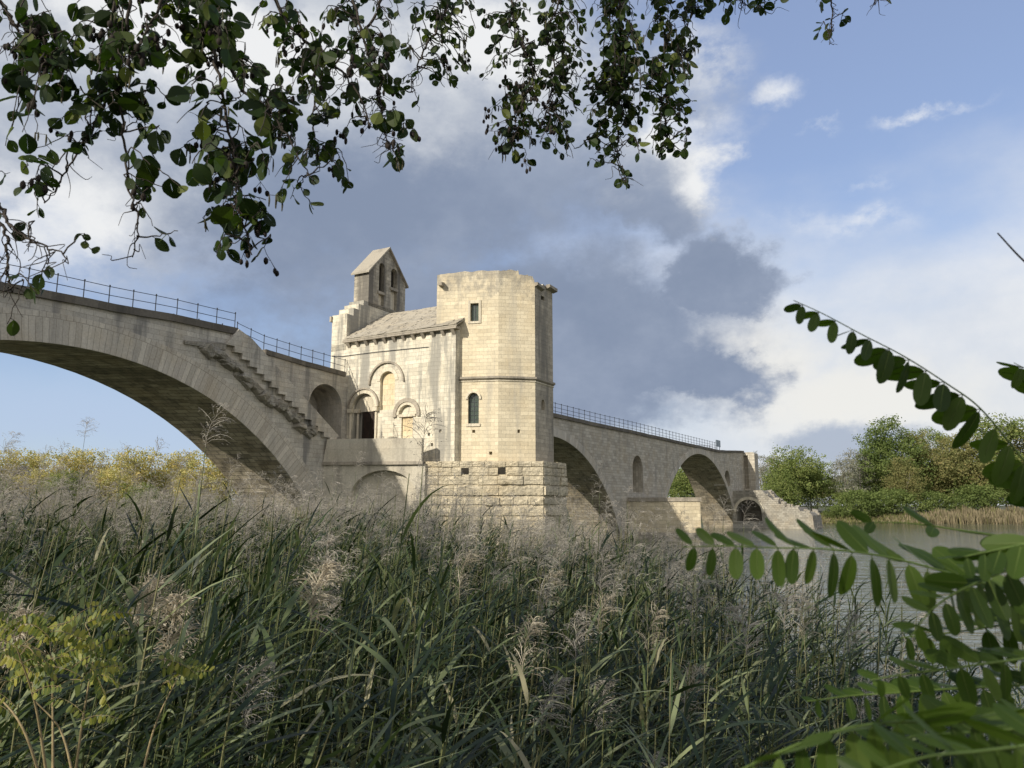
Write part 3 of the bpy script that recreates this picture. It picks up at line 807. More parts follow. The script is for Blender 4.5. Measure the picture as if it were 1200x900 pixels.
# door
dr = None
g = MB(); fill(g, NV, rect(d0, d1 - 0.05, 6.7, dz1), -0.40, 0.1); dr = g.build('door', M['void'], chapel)
g = MB()
for k in range(3):
    a = d0 + 0.1 + (d1 - d0 - 0.3) * k / 2; g.prism([NV.P(*p, -0.37) for p in rect(a, a + 0.06, 6.8, dz1 - 0.1)], NV.n * -0.04)
g.build('door_plank_batten', M['hole'], dr)
g = MB(); fill(g, NV, arched(po0 + 0.02, po1 - 0.02, dz1 + 0.02, pot - 0.05, 14, rise=min(pot - dz1 - 0.08, (po1 - po0) / 2)), -0.33, 0.15); g.build('tympanum', M['trim'], chapel)
pc = (po0 + po1) / 2; hw = (po1 - po0) / 2
g = MB(); arcband(g, NV, pc, pot - hw, hw, hw + 0.28, 0.10, 0.12, 0, PI, 18); g.build('archivolt', M['trim'], chapel)
g = MB(); arcband(g, NV, pc, pot - hw, hw + 0.29, hw + 0.42, 0.20, 0.22, 0, PI, 18); g.build('hood_mould', M['greytrim'], chapel)
for s_ in (po0 - 0.16, po0 + 0.28, po1 + 0.16):
    zc = pot - hw; dep = -0.3 if s_ > po0 and s_ < po1 else 0.05
    g = MB(); g.tube([NV.P(s_, 6.6, dep), NV.P(s_, zc - 0.35, dep)], 0.1, 10); g.build('colonnette', M['trim'], chapel, smooth=False)
    g = MB(); g.box(NV.P(s_ - 0.2, zc - 0.35, dep - 0.2), NV.a * 0.4, NV.n * 0.42, (0, 0, 0.3)); g.build('capital', M['trim'], chapel)
# tall blind niche
g = MB(); fill(g, NV, arched(n0 + 0.01, n1_ - 0.01, nz0, nzt - 0.01, 14), -0.25, 0.04); g.build('niche_infill', M['infill'], chapel)
nc = (n0 + n1_) / 2; nh = (n1_ - n0) / 2
g = MB(); arcband(g, NV, nc, nzt - nh, nh + 0.02, nh + 0.30, 0.05, 0.07, 0, PI, 18); g.build('archivolt', M['trim'], chapel)
h0, hz = NV.px(432.7, 446); h1, _ = NV.px(474.5, 440); _, ht = NV.px(453, 423.5)
hr = (h1 - h0) / 2; hc = (h0 + h1) / 2
g = MB(); arcband(g, NV, hc, ht - hr, hr - 0.14, hr, 0.16, 0.18, 0.02, PI + 0.02, 22); g.build('hood_mould', M['greytrim'], chapel)
# small blocked portal
g = MB(); fill(g, NV, rect(q0 + 0.01, q1 - 0.01, 6.9, qz1 - 0.01), -0.12, 0.05); g.build('blocked_doorway', M['infill'], chapel)
ic = (i0 + i1) / 2; ih = (i1 - i0) / 2; irz = (izt - iz0) / ih
g = MB(); arcband(g, NV, ic, iz0, ih, ih + 0.2, 0.07, 0.09, 0, PI, 16); g.build('archivolt', M['trim'], chapel)
g = MB(); arcband(g, NV, ic, iz0, ih + 0.21, ih + 0.5, 0.13, 0.15, -0.15, PI + 0.15, 16); g.build('hood_mould', M['greytrim'], chapel)
g = MB(); g.box(NV.P(q0 - 0.25, qz1, 0.0), NV.a * (q1 - q0 + 0.5), NV.n * 0.09, (0, 0, 0.2)); g.build('lintel', M['trim'], chapel)

# --- eave: cornice slab and corbels
g = MB(); g.prism([NV.P(*p, 0.38) for p in rect(sV - 0.05, s_end + 0.25, z_eave + 0.0, z_eave + 0.16)], NV.n * -0.6); g.build('cornice', M['greytrim'], chapel)
ncb = 12
for i in range(ncb):
    s_ = sV + 0.35 + (s_end - sV - 0.5) * i / (ncb - 1); g = MB()
    P4 = [NV.P(s_ - 0.13, z_eave - 0.40, 0.0), NV.P(s_ + 0.13, z_eave - 0.40, 0.0), NV.P(s_ + 0.13, z_eave - 0.30, 0.08), NV.P(s_ - 0.13, z_eave - 0.30, 0.08)]
    T4 = [NV.P(s_ - 0.13, z_eave - 0.005, 0.0), NV.P(s_ + 0.13, z_eave - 0.005, 0.0), NV.P(s_ + 0.13, z_eave - 0.005, 0.34), NV.P(s_ - 0.13, z_eave - 0.005, 0.34)]
    g.box8(P4, T4); g.build('eave_corbel', M['greytrim'], chapel)

# --- tower (polygonal apse raised into a tower)
def on_ray(px, y): r = ray(px, 500); return Vector((r.x / r.y * y, y, 0))


def hit(p, d, px):                            # along p + t d until direction px
    k = (px - 600) / F_PX / (math.cos(PITCH)); r = ray(px, 470); k = r.x / r.y
    t = (k * p.y - p.x) / (d.x - k * d.y); return p + d * t


nend = NV.P(s_end, 0, -0.55)
b1 = math.radians(101); b2 = math.radians(79)
Q = hit(nend, Vector((math.sin(b1), math.cos(b1), 0)), 538)
f1 = Vector((math.sin(b1), math.cos(b1), 0)); f2 = Vector((math.sin(b2), math.cos(b2), 0))
T1 = hit(Q, f1, 584); T2 = hit(T1, f2, 627.3); T3 = hit(T2, Dc, 648.3)
T0 = hit(T1, f1, 510)
Mid = (T2 + T3) / 2


def refl(p): return p - Dc * (2 * (p - Mid).dot(Dc))


plan = [T0, T1, T2, T3, refl(T1), refl(T0)]
FA, FB, FC = Fr(T0, f1), Fr(T1, f2), Fr(T2, Dc)
lA, lB, lC = (T1 - T0).length, (T2 - T1).length, (T3 - T2).length
tz = FA.px(583, 318)[1]; tz0 = FA.px(511, 322)[1]
zb = 7.0


def ragged(fr, pts, jit=0.06):                # traced broken skyline on a face
    out = [fr.px(x, y) for x, y in pts]
    o2 = []
    for a, b in zip(out, out[1:]):
        n = 4
        for i in range(n): o2.append((a[0] + (b[0] - a[0]) * i / n, a[1] + (b[1] - a[1]) * i / n + random.uniform(-jit, jit)))
    return o2 + [out[-1]]


tw = MB()
topA = ragged(FA, [(511, 322), (530, 320), (560, 317.5), (583, 317)], 0.07); topA[0] = (0, topA[0][1]); topA[-1] = (lA, topA[-1][1])
topB = ragged(FB, [(584, 317), (596, 316.5), (607.5, 317), (608.2, 322), (618, 322.5), (624, 324), (627, 331)], 0.05); topB[0] = (0, topA[-1][1]); topB[-1] = (lB, topB[-1][1])
topC = ragged(FC, [(627.3, 331), (633, 334), (634.5, 335.5), (637, 333), (641, 337), (648, 340)], 0.05); topC[0] = (0, topB[-1][1]); topC[-1] = (lC, topC[-1][1])
wr0, wrz0 = FA.px(551.2, 376.8); wr1, _ = FA.px(561, 376.8); _, wrz1 = FA.px(556, 355.5)
wa0, waz0 = FA.px(548.3, 496.5); wa1, _ = FA.px(561, 496.5); _, waz1 = FA.px(554.5, 460.5)
hA = []
for (x, y) in ((555, 505.5), (575, 531)):
    a, b = FA.px(x, y); hA.append((rect(a - 0.11, a + 0.11, b - 0.11, b + 0.11), 0.4))
a, b = FB.px(608, 505); hB = [(rect(a - 0.1, a + 0.1, b - 0.14, b + 0.1), 0.4)]
cw0, cz0 = FC.px(634.5, 480); cw1, _ = FC.px(638.5, 480); _, cz1 = FC.px(636.5, 468)
cv0, cvz = FC.px(634, 351); cv1, _ = FC.px(638, 351); _, cv2 = FC.px(636, 347)
sA = FA.px(537, 450)[0]
panel(tw, FA, [(0, zb), (lA, zb)] + topA[::-1], [(rect(wr0, wr1, wrz0, wrz1), 0.26), (arched(wa0, wa1, waz0, waz1, 14), 0.30)] + hA, 0, back=True)
panel(tw, FB, [(0, zb), (lB, zb)] + topB[::-1], hB, 0)
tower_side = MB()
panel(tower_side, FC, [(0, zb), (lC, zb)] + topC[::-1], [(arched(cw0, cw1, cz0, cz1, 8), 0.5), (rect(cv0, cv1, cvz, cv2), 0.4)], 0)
zt_back = topC[-1][1]
R1, R0 = refl(T1), refl(T0)
tw.face([T3 + Vector((0, 0, zb)), R1 + Vector((0, 0, zb)), R1 + Vector((0, 0, tz)), T3 + Vector((0, 0, zt_back))])
tw.face([R1 + Vector((0, 0, zb)), R0 + Vector((0, 0, zb)), R0 + Vector((0, 0, tz0)), R1 + Vector((0, 0, tz))])
tw.face([R0 + Vector((0, 0, zb)), T0 + Vector((0, 0, zb)), T0 + Vector((0, 0, topA[0][1])), R0 + Vector((0, 0, tz0))])
zroof = min(zt_back, tz0) - 0.5
tw.face([p + Vector((0, 0, zroof)) for p in plan])
tower = tw.build('tower', M['tower'], chapel)
tower_side.build('tower_wall', M['shaded_weathered'], tower)
# parapet thickness behind the ragged skyline
g = MB()
for fr, tp, L in ((FA, topA, lA), (FB, topB, lB), (FC, topC, lC)):
    for p, q in zip(tp, tp[1:]):
        if q[0] - p[0] < 1e-4: continue
        g.face([fr.P(*p), fr.P(*q), fr.P(q[0], q[1], -0.5), fr.P(p[0], p[1], -0.5)])
        g.face([fr.P(p[0], p[1], -0.5), fr.P(q[0], q[1], -0.5), fr.P(q[0], zroof, -0.5), fr.P(p[0], zroof, -0.5)])
g.build('tower_parapet', M['chapel'], tower)
# string course around the tower
zs_ = FA.px(560, 441.5)[1]


def ringcourse(pts, z, out, h, name, mat, parent):
    g = MB(); n = len(pts)
    off = []
    for i, p in enumerate(pts):
        a = (p - pts[i - 1]).normalized() if i else (pts[1] - p).normalized()
        b = (pts[i + 1] - p).normalized() if i < n - 1 else a
        na, nb_ = a.cross(Vector((0, 0, 1))), b.cross(Vector((0, 0, 1)))
        m = (na + nb_).normalized(); off.append(p + m * (out / max(0.4, m.dot(na))))
    for i in range(n - 1):
        B4 = [pts[i], pts[i + 1], off[i + 1], off[i]]
        lo4 = [x + Vector((0, 0, z - h)) if k < 2 else x + Vector((0, 0, z - h * 0.55)) for k, x in enumerate(B4)]
        g.box8(lo4, [x + Vector((0, 0, z)) for x in B4])
    return g.build(name, mat, parent)


Tst = FA.P(sA, 0, 0)
ringcourse([Tst, T1, T2, T3, R1], zs_, 0.16, 0.26, 'string_course', M['greytrim'], tower)
ringcourse([Tst, T1, T2, T3, R1], zs_ - 0.27, 0.06, 0.12, 'string_course', M['trim'], tower)
# cornice remains at the corner
g = MB(); c_a = FC.px(642, 340)
g.box8([FC.P(lC * 0.62, topC[-1][1] - 0.25, 0), FC.P(lC + 0.15, topC[-1][1] - 0.28, 0), FC.P(lC + 0.1, topC[-1][1] - 0.2, 0.4), FC.P(lC * 0.62, topC[-1][1] - 0.1, 0.35)],
       [FC.P(lC * 0.62, topC[-1][1] + 0.12, 0), FC.P(lC + 0.15, topC[-1][1] + 0.02, 0), FC.P(lC + 0.1, topC[-1][1] + 0.04, 0.4), FC.P(lC * 0.62, topC[-1][1] + 0.1, 0.35)])
g.build('cornice_fragment', M['greytrim'], tower)
g = MB()
g.box8([FC.P(0.0, topC[0][1] - 0.3, 0), FC.P(lC * 0.4, topC[0][1] - 0.4, 0), FC.P(lC * 0.4, topC[0][1] - 0.3, 0.25), FC.P(0.0, topC[0][1] - 0.2, 0.25)],
       [FC.P(0.0, topC[0][1], 0), FC.P(lC * 0.4, topC[0][1] - 0.12, 0), FC.P(lC * 0.4, topC[0][1] - 0.12, 0.25), FC.P(0.0, topC[0][1], 0.25)])
g.build('cornice_fragment', M['greytrim'], tower)
# water spout
a, b = FA.px(518, 333.5); g = MB()
g.box8([FA.P(a - 0.16, b - 0.16, 0), FA.P(a + 0.16, b - 0.16, 0), FA.P(a + 0.13, b - 0.2, 0.55), FA.P(a - 0.13, b - 0.2, 0.55)],
       [FA.P(a - 0.16, b + 0.16, 0), FA.P(a + 0.16, b + 0.16, 0), FA.P(a + 0.13, b + 0.05, 0.55), FA.P(a - 0.13, b + 0.05, 0.55)])
g.build('water_spout', M['greytrim'], tower)


def window(fr, loop_in, loop_frame, dep, parent, rectw=False):
    g = MB(); fill(g, fr, loop_in, -dep + 0.03, 0.04)
    w = g.build('window', M['glass'], parent)
    return w


w = window(FA, rect(wr0 + 0.01, wr1 - 0.01, wrz0 + 0.01, wrz1 - 0.01), None, 0.24, tower)
g = MB()
fw = 0.17
for lp in (rect(wr0 - fw, wr1 + fw, wrz1, wrz1 + 0.22), rect(wr0 - fw, wr1 + fw, wrz0 - 0.16, wrz0), rect(wr0 - fw, wr0, wrz0, wrz1), rect(wr1, wr1 + fw, wrz0, wrz1)):
    g.prism([FA.P(*p, 0.06) for p in lp], FA.n * -0.08)
g.build('window_frame', M['trim'], w)
g = MB()
cxm = (wr0 + wr1) / 2; g.prism([FA.P(*p, -0.17) for p in rect(cxm - 0.025, cxm + 0.025, wrz0, wrz1)], FA.n * -0.05)
g.build('mullion', M['iron'], w)
w = window(FA, arched(wa0 + 0.01, wa1 - 0.01, waz0, waz1 - 0.01, 14), None, 0.28, tower)
wc = (wa0 + wa1) / 2; wh = (wa1 - wa0) / 2
g = MB(); arcband(g, FA, wc, waz1 - wh, wh + 0.02, wh + 0.17, 0.10, 0.12, -0.1, PI + 0.1, 16); g.build('hood_mould', M['trim'], w)
g = MB(); g.prism([FA.P(*p, 0.08) for p in rect(wa0 - 0.12, wa1 + 0.12, waz0 - 0.2, waz0)], FA.n * -0.1); g.build('sill', M['trim'], w)
g = MB()
for k in range(1, 7): zz = waz0 + (waz1 - waz0) * k / 7; g.prism([FA.P(*p, -0.22) for p in rect(wa0 + 0.05, wa1 - 0.05, zz - 0.015, zz + 0.015)], FA.n * -0.03)
g.prism([FA.P(*p, -0.218) for p in rect(wc - 0.015, wc + 0.015, waz0, waz1 - 0.05)], FA.n * -0.03)
g.build('glazing_bar', M['iron'], w)
for fr, (x, y), sz in ((FA, (555, 505.5), 0.1), (FB, (608, 505), 0.09)):
    pass

# --- nave roof: rows of stone slabs, ridge at HALF behind the wall
RF = Fr(NV.P(0, 0, -HALF), Vc)
z_ridge = RF.px(509, 361.5)[1]
s_t = NV.px(537, 400)[0]
zE = z_eave + 0.17
rs = (z_ridge - zE) / (HALF + 0.42)
g = MB(); random.seed(21)
nrow = 17
sR = s_end + 0.3
for side in (1, -1):
    base = [NV.P(sV, zE - 0.02, 0.40), NV.P(sR, zE - 0.02, 0.40), NV.P(sR, z_ridge - 0.05, -HALF), NV.P(sV, z_ridge - 0.05, -HALF)]
    if side < 0: base = [NV.P(sV, zE - 0.02, -2 * HALF - 0.4), NV.P(sR, zE - 0.02, -2 * HALF - 0.4), NV.P(sR, z_ridge - 0.05, -HALF), NV.P(sV, z_ridge - 0.05, -HALF)]
    g.prism(base, (0, 0, 0.08))
    for i in range(nrow):
        t0, t1 = i / nrow, (i + 1.35) / nrow
        s_ = sV + 0.02 + (0.0 if i % 2 else 0.2)
        while s_ < sR - 0.1:
            wdt = random.uniform(0.4, 0.7); e = min(s_ + wdt - 0.015, sR); j = random.uniform(-0.02, 0.03); jf = random.uniform(-0.02, 0.02)
            o0 = 0.42 - t0 * (HALF + 0.42) + jf; o1 = 0.42 - min(t1, 1) * (HALF + 0.42)
            if side < 0: o0, o1 = -2 * HALF - o0, -2 * HALF - o1
            za, zb2 = zE + 0.10 + rs * t0 * (HALF + 0.42) + j, zE + 0.06 + rs * min(t1, 1) * (HALF + 0.42) + j
            Q4 = [NV.P(s_, za, o0), NV.P(e, za, o0), NV.P(e, zb2, o1), NV.P(s_, zb2, o1)]
            g.box8(Q4, [p + Vector((0, 0, 0.07)) for p in Q4]); s_ += wdt
g.build('roof', M['roof'], chapel, weld=False)
# gable ends under the roof
g = MB(); g.prism([NV.P(s_end - 0.02, z_eave, 0.0), NV.P(s_end - 0.02, z_eave, -2 * HALF), NV.P(s_end - 0.02, z_ridge - 0.1, -HALF)], Vc * -0.4)
g.build('gable_wall', M['chapel'], chapel)

# --- west wall rising in steps to the bell gable
WV = Fr(NV.P(sV, 0), Dc)                      # its face looking along the nave
zz = [WV.px(405.5, 367)[1], WV.px(412, 360)[1], WV.px(418, 355)[1], WV.px(424, 351)[1]]
st = [0, 0.75, 1.35, 1.9]
b0 = WV.px(432, 340)[0]; b1s = WV.px(474.5, 360)[0]; bc_ = (b0 + b1s) / 2
b_e = WV.px(432, 316.5)[1]; b_a = WV.px(455, 292)[1]
stp = []
for i in range(4):
    stp.append((st[i], zz[i])); stp.append((st[i + 1] if i < 3 else b0 + 0.01, zz[i]))
mir = [(2 * bc_ - q, z) for q, z in stp[::-1]]
g = MB(); lw = sV - s_left
g.prism([WV.P(*p, 0) for p in [(0, z_eave - 0.5), ] + stp + mir + [(2 * bc_, z_eave - 0.5)]], Vc * -lw)
west = g.build('west_gable_wall', M['chapel'], chapel)
g = MB(); g.prism([WV.P(*p, -lw + 0.02) for p in rect(-0.15, 0.25, zz[0] - 0.5, zz[0] - 0.08)], Vc * -0.18); g.build('kneeler', M['greytrim'], west)
bt_ = 1.55
g = MB()
op = []
ws = 0.42
for cc, ztop_, zbot, zfl in ((b0 + 1.30, None, None, None), (b0 + 3.15, None, None, None)):
    pass
o1x, o1b = WV.px(443.0, 366); o1y, _ = WV.px(449.5, 366); _, o1t = WV.px(446, 307.5)
o2x, o2b = WV.px(457.2, 366); o2y, _ = WV.px(464.5, 366); _, o2t = WV.px(461, 314.5)
zbb = zz[3] - 0.3
ring = [(b0, zbb), (b1s, zbb), (b1s, b_e), (bc_, b_a), (b0, b_e)]
panel(g, WV, ring, [(arched(o1x, o1y, zz[3] + 0.05, o1t, 10), 0.5), (arched(o2x, o2y, zz[3] + 0.05, o2t, 10), 0.5)], 0)
panel(g, WV, ring, (), -bt_)
strip(g, WV, ring, 0, ring, -bt_)
bell = g.build('bell_gable', M['bell'], chapel)
for (xa, xb, yb, yt) in ((o1x, o1y, 341, 308.5), (o2x, o2y, 337, 315)):
    _, zb_ = WV.px(446 if xa == o1x else 461, yb)
    _, zt_ = WV.px(446 if xa == o1x else 461, yt)
    g = MB(); fill(g, WV, arched(xa + 0.02, xb - 0.02, zb_, zt_ - 0.05, 10), -0.40, 0.06); g.build('bell_opening_shade', M['hole'], bell)  # dark panel standing in for the shade inside the opening
    g = MB(); fill(g, WV, rect(xa + 0.02, xb - 0.02, zz[3] + 0.1, zb_ - 0.3), -0.25, 0.1); g.build('opening_infill', M['trim'], bell)
    g = MB(); g.prism([WV.P(*p, 0.08) for p in rect(xa - 0.15, xb + 0.1, zb_ - 0.28, zb_ - 0.06)], Vc * -0.3); g.build('opening_sill', M['greytrim'], bell)
for side in (1, -1):
    q_e = b0 - 0.24 if side > 0 else b1s + 0.24
    z_e = b_e - 0.24 * (b_a - b_e) / (bc_ - b0)
    g = MB(); A = [WV.P(q_e, z_e + 0.02, 0.18), WV.P(bc_, b_a + 0.02, 0.18), WV.P(bc_, b_a + 0.19, 0.18), WV.P(q_e, z_e + 0.17, 0.18)]
    g.prism(A, Vc * -(bt_ + 0.36)); g.build('gable_roof', M['roof'] if side > 0 else M['greytrim'], bell)
# cable stapled across the nave wall
g = MB(); kp = [NV.px(389, 417, 0.06), NV.px(401, 417.5, 0.06), NV.px(440, 412.5, 0.06), NV.px(470, 409.5, 0.06), NV.px(502, 406.5, 0.06)]
g.tube([NV.P(p[0], p[1], 0.06) for p in kp], 0.022, 4); g.build('cable', M['iron'], chapel, weld=False)

# --- rough plinth below nave end and tower
random.seed(5)
zP = FA.px(560, 540.8)[1]
pA = hit(NV.P(s_end, 0, 0), f1, 500)
core = [NV.P(p_w - 6 if False else s_end - 2.6, 0, -0.1), NV.P(s_end + 0.0, 0, 0.45), None]
dirp = Vector((math.sin(math.radians(93)), math.cos(math.radians(93)), 0))
P_l = hit(T1 * ((T1.y - 0.45) / T1.y), -dirp, 499)
Qb = hit(P_l, dirp, 636); Qc = hit(Qb, Dc, 662)
if (Qb - T2).dot(dirp) < 0: pass
pl = [P_l, Qb, Qc, Qc + Vector((-Vc.x, -Vc.y, 0)) * 9 + Dc * 1, P_l + Dc * 9]
g = MB(); g.prism([p + Vector((0, 0, -2.5)) for p in pl], (0, 0, zP + 2.5 - 0.02))
plinth = g.build('plinth', M['plinth'], chapel)
PA, PB = Fr(P_l, dirp), Fr(Qb, Dc)
g = MB()
rows = [(0.0, 0.42), (0.44, 1.0), (1.03, 1.62), (1.72, 2.35), (2.48, 3.0), (3.14, 3.75), (3.80, 4.3), (4.33, 4.85), (4.9, 5.4), (5.45, 6.1), (6.15, 7.0)]
holes_px = [PA.px(545, 552), PA.px(588, 552)]
for fr, L in ((PA, (Qb - P_l).length), (PB, (Qc - Qb).length)):
    for ri, (ra_, rb_) in enumerate(rows):
        q = 0.0
        while q < L - 0.05:
            rough = ri in (2, 3, 4, 5)
            wd = random.uniform(0.5, 1.6) if not rough else random.uniform(0.8, 3.0)
            e = min(q + wd, L)
            if L - e < 0.4: e = L
            za, zc_ = zP - rb_ + random.uniform(0, 0.05), zP - ra_ - random.uniform(0, 0.05)
            rough = ri in (2, 3, 4, 5)
            pr = random.uniform(0.04, 0.12) if not rough else random.uniform(0.08, 0.24)
            skip = any(q < h[0] < e and za < h[1] < zc_ for h in holes_px) and fr is PA
            segs = [(q + 0.015, e - 0.015)]
            if skip:
                h = [h for h in holes_px if q < h[0] < e][0]; segs = [(q + 0.015, h[0] - 0.26), (h[0] + 0.26, e - 0.015)]
            for (qa, qb) in segs:
                if qb - qa < 0.08: continue
                # a cut face with a hewn, uneven front
                nx = max(2, int((qb - qa) / 0.2)); nz = max(3, int((zc_ - za) / 0.16))
                grid = []
                for iz in range(nz + 1):
                    row = []
                    for ix in range(nx + 1):
                        edge = ix in (0, nx) or iz in (0, nz)
                        o_ = pr * (0.8 if edge else 1.0) + (random.uniform(-0.022, 0.022) if rough else random.uniform(-0.02, 0.02))
                        row.append(fr.P(qa + (qb - qa) * ix / nx, za + (zc_ - za) * iz / nz + (random.uniform(-.03, .03) if rough else 0), max(0.02, o_)))
                    grid.append(row)
                for iz in range(nz):
                    for ix in range(nx): g.face([grid[iz][ix], grid[iz][ix + 1], grid[iz + 1][ix + 1], grid[iz + 1][ix]])
                bk = lambda ix, iz: fr.P(qa + (qb - qa) * ix / nx, za + (zc_ - za) * iz / nz, -0.05)
                for ix in range(nx):
                    g.face([bk(ix, 0), bk(ix + 1, 0), grid[0][ix + 1], grid[0][ix]]); g.face([grid[nz][ix], grid[nz][ix + 1], bk(ix + 1, nz), bk(ix, nz)])
                for iz in range(nz):
                    g.face([bk(0, iz + 1), bk(0, iz), grid[iz][0], grid[iz + 1][0]]); g.face([bk(nx, iz), bk(nx, iz + 1), grid[iz + 1][nx], grid[iz][nx]])
            q = e
g.build('plinth_masonry', M['plinth'], plinth)
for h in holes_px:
    g = MB(); fill(g, PA, rect(h[0] - 0.25, h[0] + 0.25, h[1] - 0.22, h[1] + 0.22), 0.03, 0.06); g.build('beam_hole_shade', M['hole'], plinth)  # dark plate painted as the shade of a hole


# ================================================================== vegetation
rng = np.random.default_rng(11)


def np_mesh(name, v, f, r, mat, mats=None, mi=None):
    """mesh from arrays; f is (n,4) quads, r the per-face random value"""
    me = bpy.data.meshes.new(name)
    n = len(f)
    me.vertices.add(len(v)); me.vertices.foreach_set('co', np.asarray(v, np.float32).ravel())
    me.loops.add(n * 4); me.loops.foreach_set('vertex_index', np.asarray(f, np.int32).ravel())
    me.polygons.add(n); me.polygons.foreach_set('loop_start', np.arange(0, n * 4, 4, dtype=np.int32))
    a = me.attributes.new('rnd', 'FLOAT', 'FACE'); a.data.foreach_set('value', np.asarray(r, np.float32))
    for m in (mats or [mat]): me.materials.append(m)
    if mi is not None: me.polygons.foreach_set('material_index', np.asarray(mi, np.int32))
    me.update(calc_edges=True); return me


class Q:
    """collects ribbons and slivers as quads"""
    def __init__(s): s.v, s.f, s.r, s.n = [], [], [], 0
    def ribbon(s, pts, wid, side, r):
        pts = np.asarray(pts); side = np.asarray(side)
        if side.ndim == 1: side = np.repeat(side[None], len(pts), 0)
        w = np.asarray(wid)[:, None] * side * 0.5
        V = np.stack([pts - w, pts + w], 1).reshape(-1, 3); k = len(pts)
        i = np.arange(k - 1) * 2 + s.n
        s.v.append(V); s.f.append(np.stack([i, i + 1, i + 3, i + 2], 1)); s.r.append(np.full(k - 1, r)); s.n += 2 * k
    def tube4(s, pts, rad, r, m=4):
        pts = np.asarray(pts); k = len(pts); d = np.gradient(pts, axis=0); d /= np.linalg.norm(d, axis=1)[:, None] + 1e-9
        u = np.cross(d, [0.31, 0.93, 0.2]); u /= np.linalg.norm(u, axis=1)[:, None] + 1e-9; w = np.cross(d, u)
        rad = np.broadcast_to(np.asarray(rad, float), (k,))[:, None]
        ring = [pts + (u * math.cos(2 * PI * j / m) + w * math.sin(2 * PI * j / m)) * rad for j in range(m)]
        V = np.stack(ring, 1).reshape(-1, 3); F = []
        for i in range(k - 1):
            for j in range(m): F.append([i * m + j, i * m + (j + 1) % m, (i + 1) * m + (j + 1) % m, (i + 1) * m + j])
        s.v.append(V); s.f.append(np.array(F) + s.n); s.r.append(np.full(len(F), r)); s.n += k * m
    def arrays(s): return np.concatenate(s.v), np.concatenate(s.f), np.concatenate(s.r)
    def mesh(s, name, mat): return np_mesh(name, *s.arrays(), mat)


def obj(name, me, parent=None):
    o = bpy.data.objects.new(name, me); C.objects.link(o)
    if parent is not None: o.parent = parent
    return o


def unit(v): v = np.asarray(v, float); return v / (np.linalg.norm(v) + 1e-9)


# ------------------------------------------------------------------ reeds
def reed_parts(seed, H, plume=1.0, nleaf=15, seg=6, strands=70, leafw=0.028, leaflen=0.5, lean=0.10, spike=1.0):
    g = np.random.default_rng(seed); parts = {}
    t = np.linspace(0, 1, 9); la = g.uniform(0.2, 1.0)
    lx, ly = lean * H * math.cos(la) * g.uniform(0.4, 1.3), lean * H * math.sin(la) * g.uniform(-0.6, 0.8)
    st = np.stack([lx * t ** 2, ly * t ** 2, H * t * (1 - 0.03 * t)], 1)
    q = Q(); q.tube4(st, np.linspace(0.0075, 0.003, 9), g.uniform(0, 1)); parts['stalk'] = q
    q = Q()
    for i in range(nleaf):
        h = 0.12 + 0.80 * (i + g.uniform(-0.3, 0.3)) / nleaf
        p = np.array([np.interp(h, t, st[:, k]) for k in range(3)])
        az = g.normal(0.25, 0.95) if g.random() < 0.66 else g.uniform(0, 2 * PI)
        e0 = g.uniform(0.5, 1.15); L = leaflen * g.uniform(0.7, 1.25) * (0.75 + 0.5 * math.sin(PI * min(1, h + 0.1)))
        droop = g.uniform(0.5, 2.3) if h < 0.75 else g.uniform(0.15, 1.3)
        pts = [p]; e = e0
        for k in range(seg):
            d = np.array([math.cos(az) * math.cos(e), math.sin(az) * math.cos(e), math.sin(e)])
            pts.append(pts[-1] + d * L / seg); e -= droop / seg * (0.5 + k / seg * 1.2); az += g.normal(0, 0.05)
        tt = np.linspace(0, 1, seg + 1); w = leafw * g.uniform(0.75, 1.25) * np.clip(np.minimum(tt * 5 + 0.35, (1 - tt) * 1.6 + 0.02), 0, 1)
        side = unit(np.array([-math.sin(az), math.cos(az), 0.0]) + np.array([0, 0, g.normal(0, 0.55)]))
        q.ribbon(pts, w, side, g.random() ** 1.5)
    parts['leaves'] = q
    if plume > 0:
        q = Q(); L = 0.36 * plume; top = st[-1]
        nd = unit([math.cos(0.2 + g.normal(0, 0.5)), math.sin(g.normal(0, 0.6)), 0]); bend = g.uniform(0.3, 1.25)
        ax = []; p = top - np.array([0, 0, 0.02])
        for k in range(9):
            a = PI / 2 - bend * (k / 8) ** 1.3; ax.append(p); p = p + (nd * math.cos(a) + np.array([0, 0, math.sin(a)])) * L / 8
        ax = np.array(ax); q.tube4(ax, np.linspace(0.003, 0.001, 9), 0.3, 3)
        for i in range(strands):
            h = g.random() ** 0.85; p = np.array([np.interp(h * 8, range(9), ax[:, k]) for k in range(3)])
            a = g.uniform(0, 2 * PI); l = L * (0.20 + 0.36 * math.sin(PI * min(1, 0.18 + h * 0.85))) * g.uniform(0.6, 1.2)
            d = unit(np.array([math.cos(a) * 0.75, math.sin(a) * 0.75, 0.8]) + nd * g.uniform(0.1, 0.7))
            pts = [p]
            for k in range(4):
                pts.append(pts[-1] + d * l / 4); d = unit(d + np.array([0, 0, -0.36]) + nd * 0.08 + g.normal(0, 0.12, 3))
            pts = np.array(pts); r = g.random()
            q.ribbon(pts, np.array([0.002, 0.004, 0.005, 0.004, 0.0015]) * spike, unit(g.normal(0, 1, 3)), r)
            for k in range(5):
                c = pts[1] + (pts[4] - pts[1]) * g.random() + g.normal(0, 0.004, 3); dd = unit(d + g.normal(0, 0.6, 3)) * g.uniform(0.012, 0.03)
                q.ribbon([c, c + dd * 0.5, c + dd], [0.001, 0.0055 * spike, 0.0008], unit(g.normal(0, 1, 3)), min(1, max(0, r + g.normal(0, 0.2))))
        parts['plume'] = q
    return parts


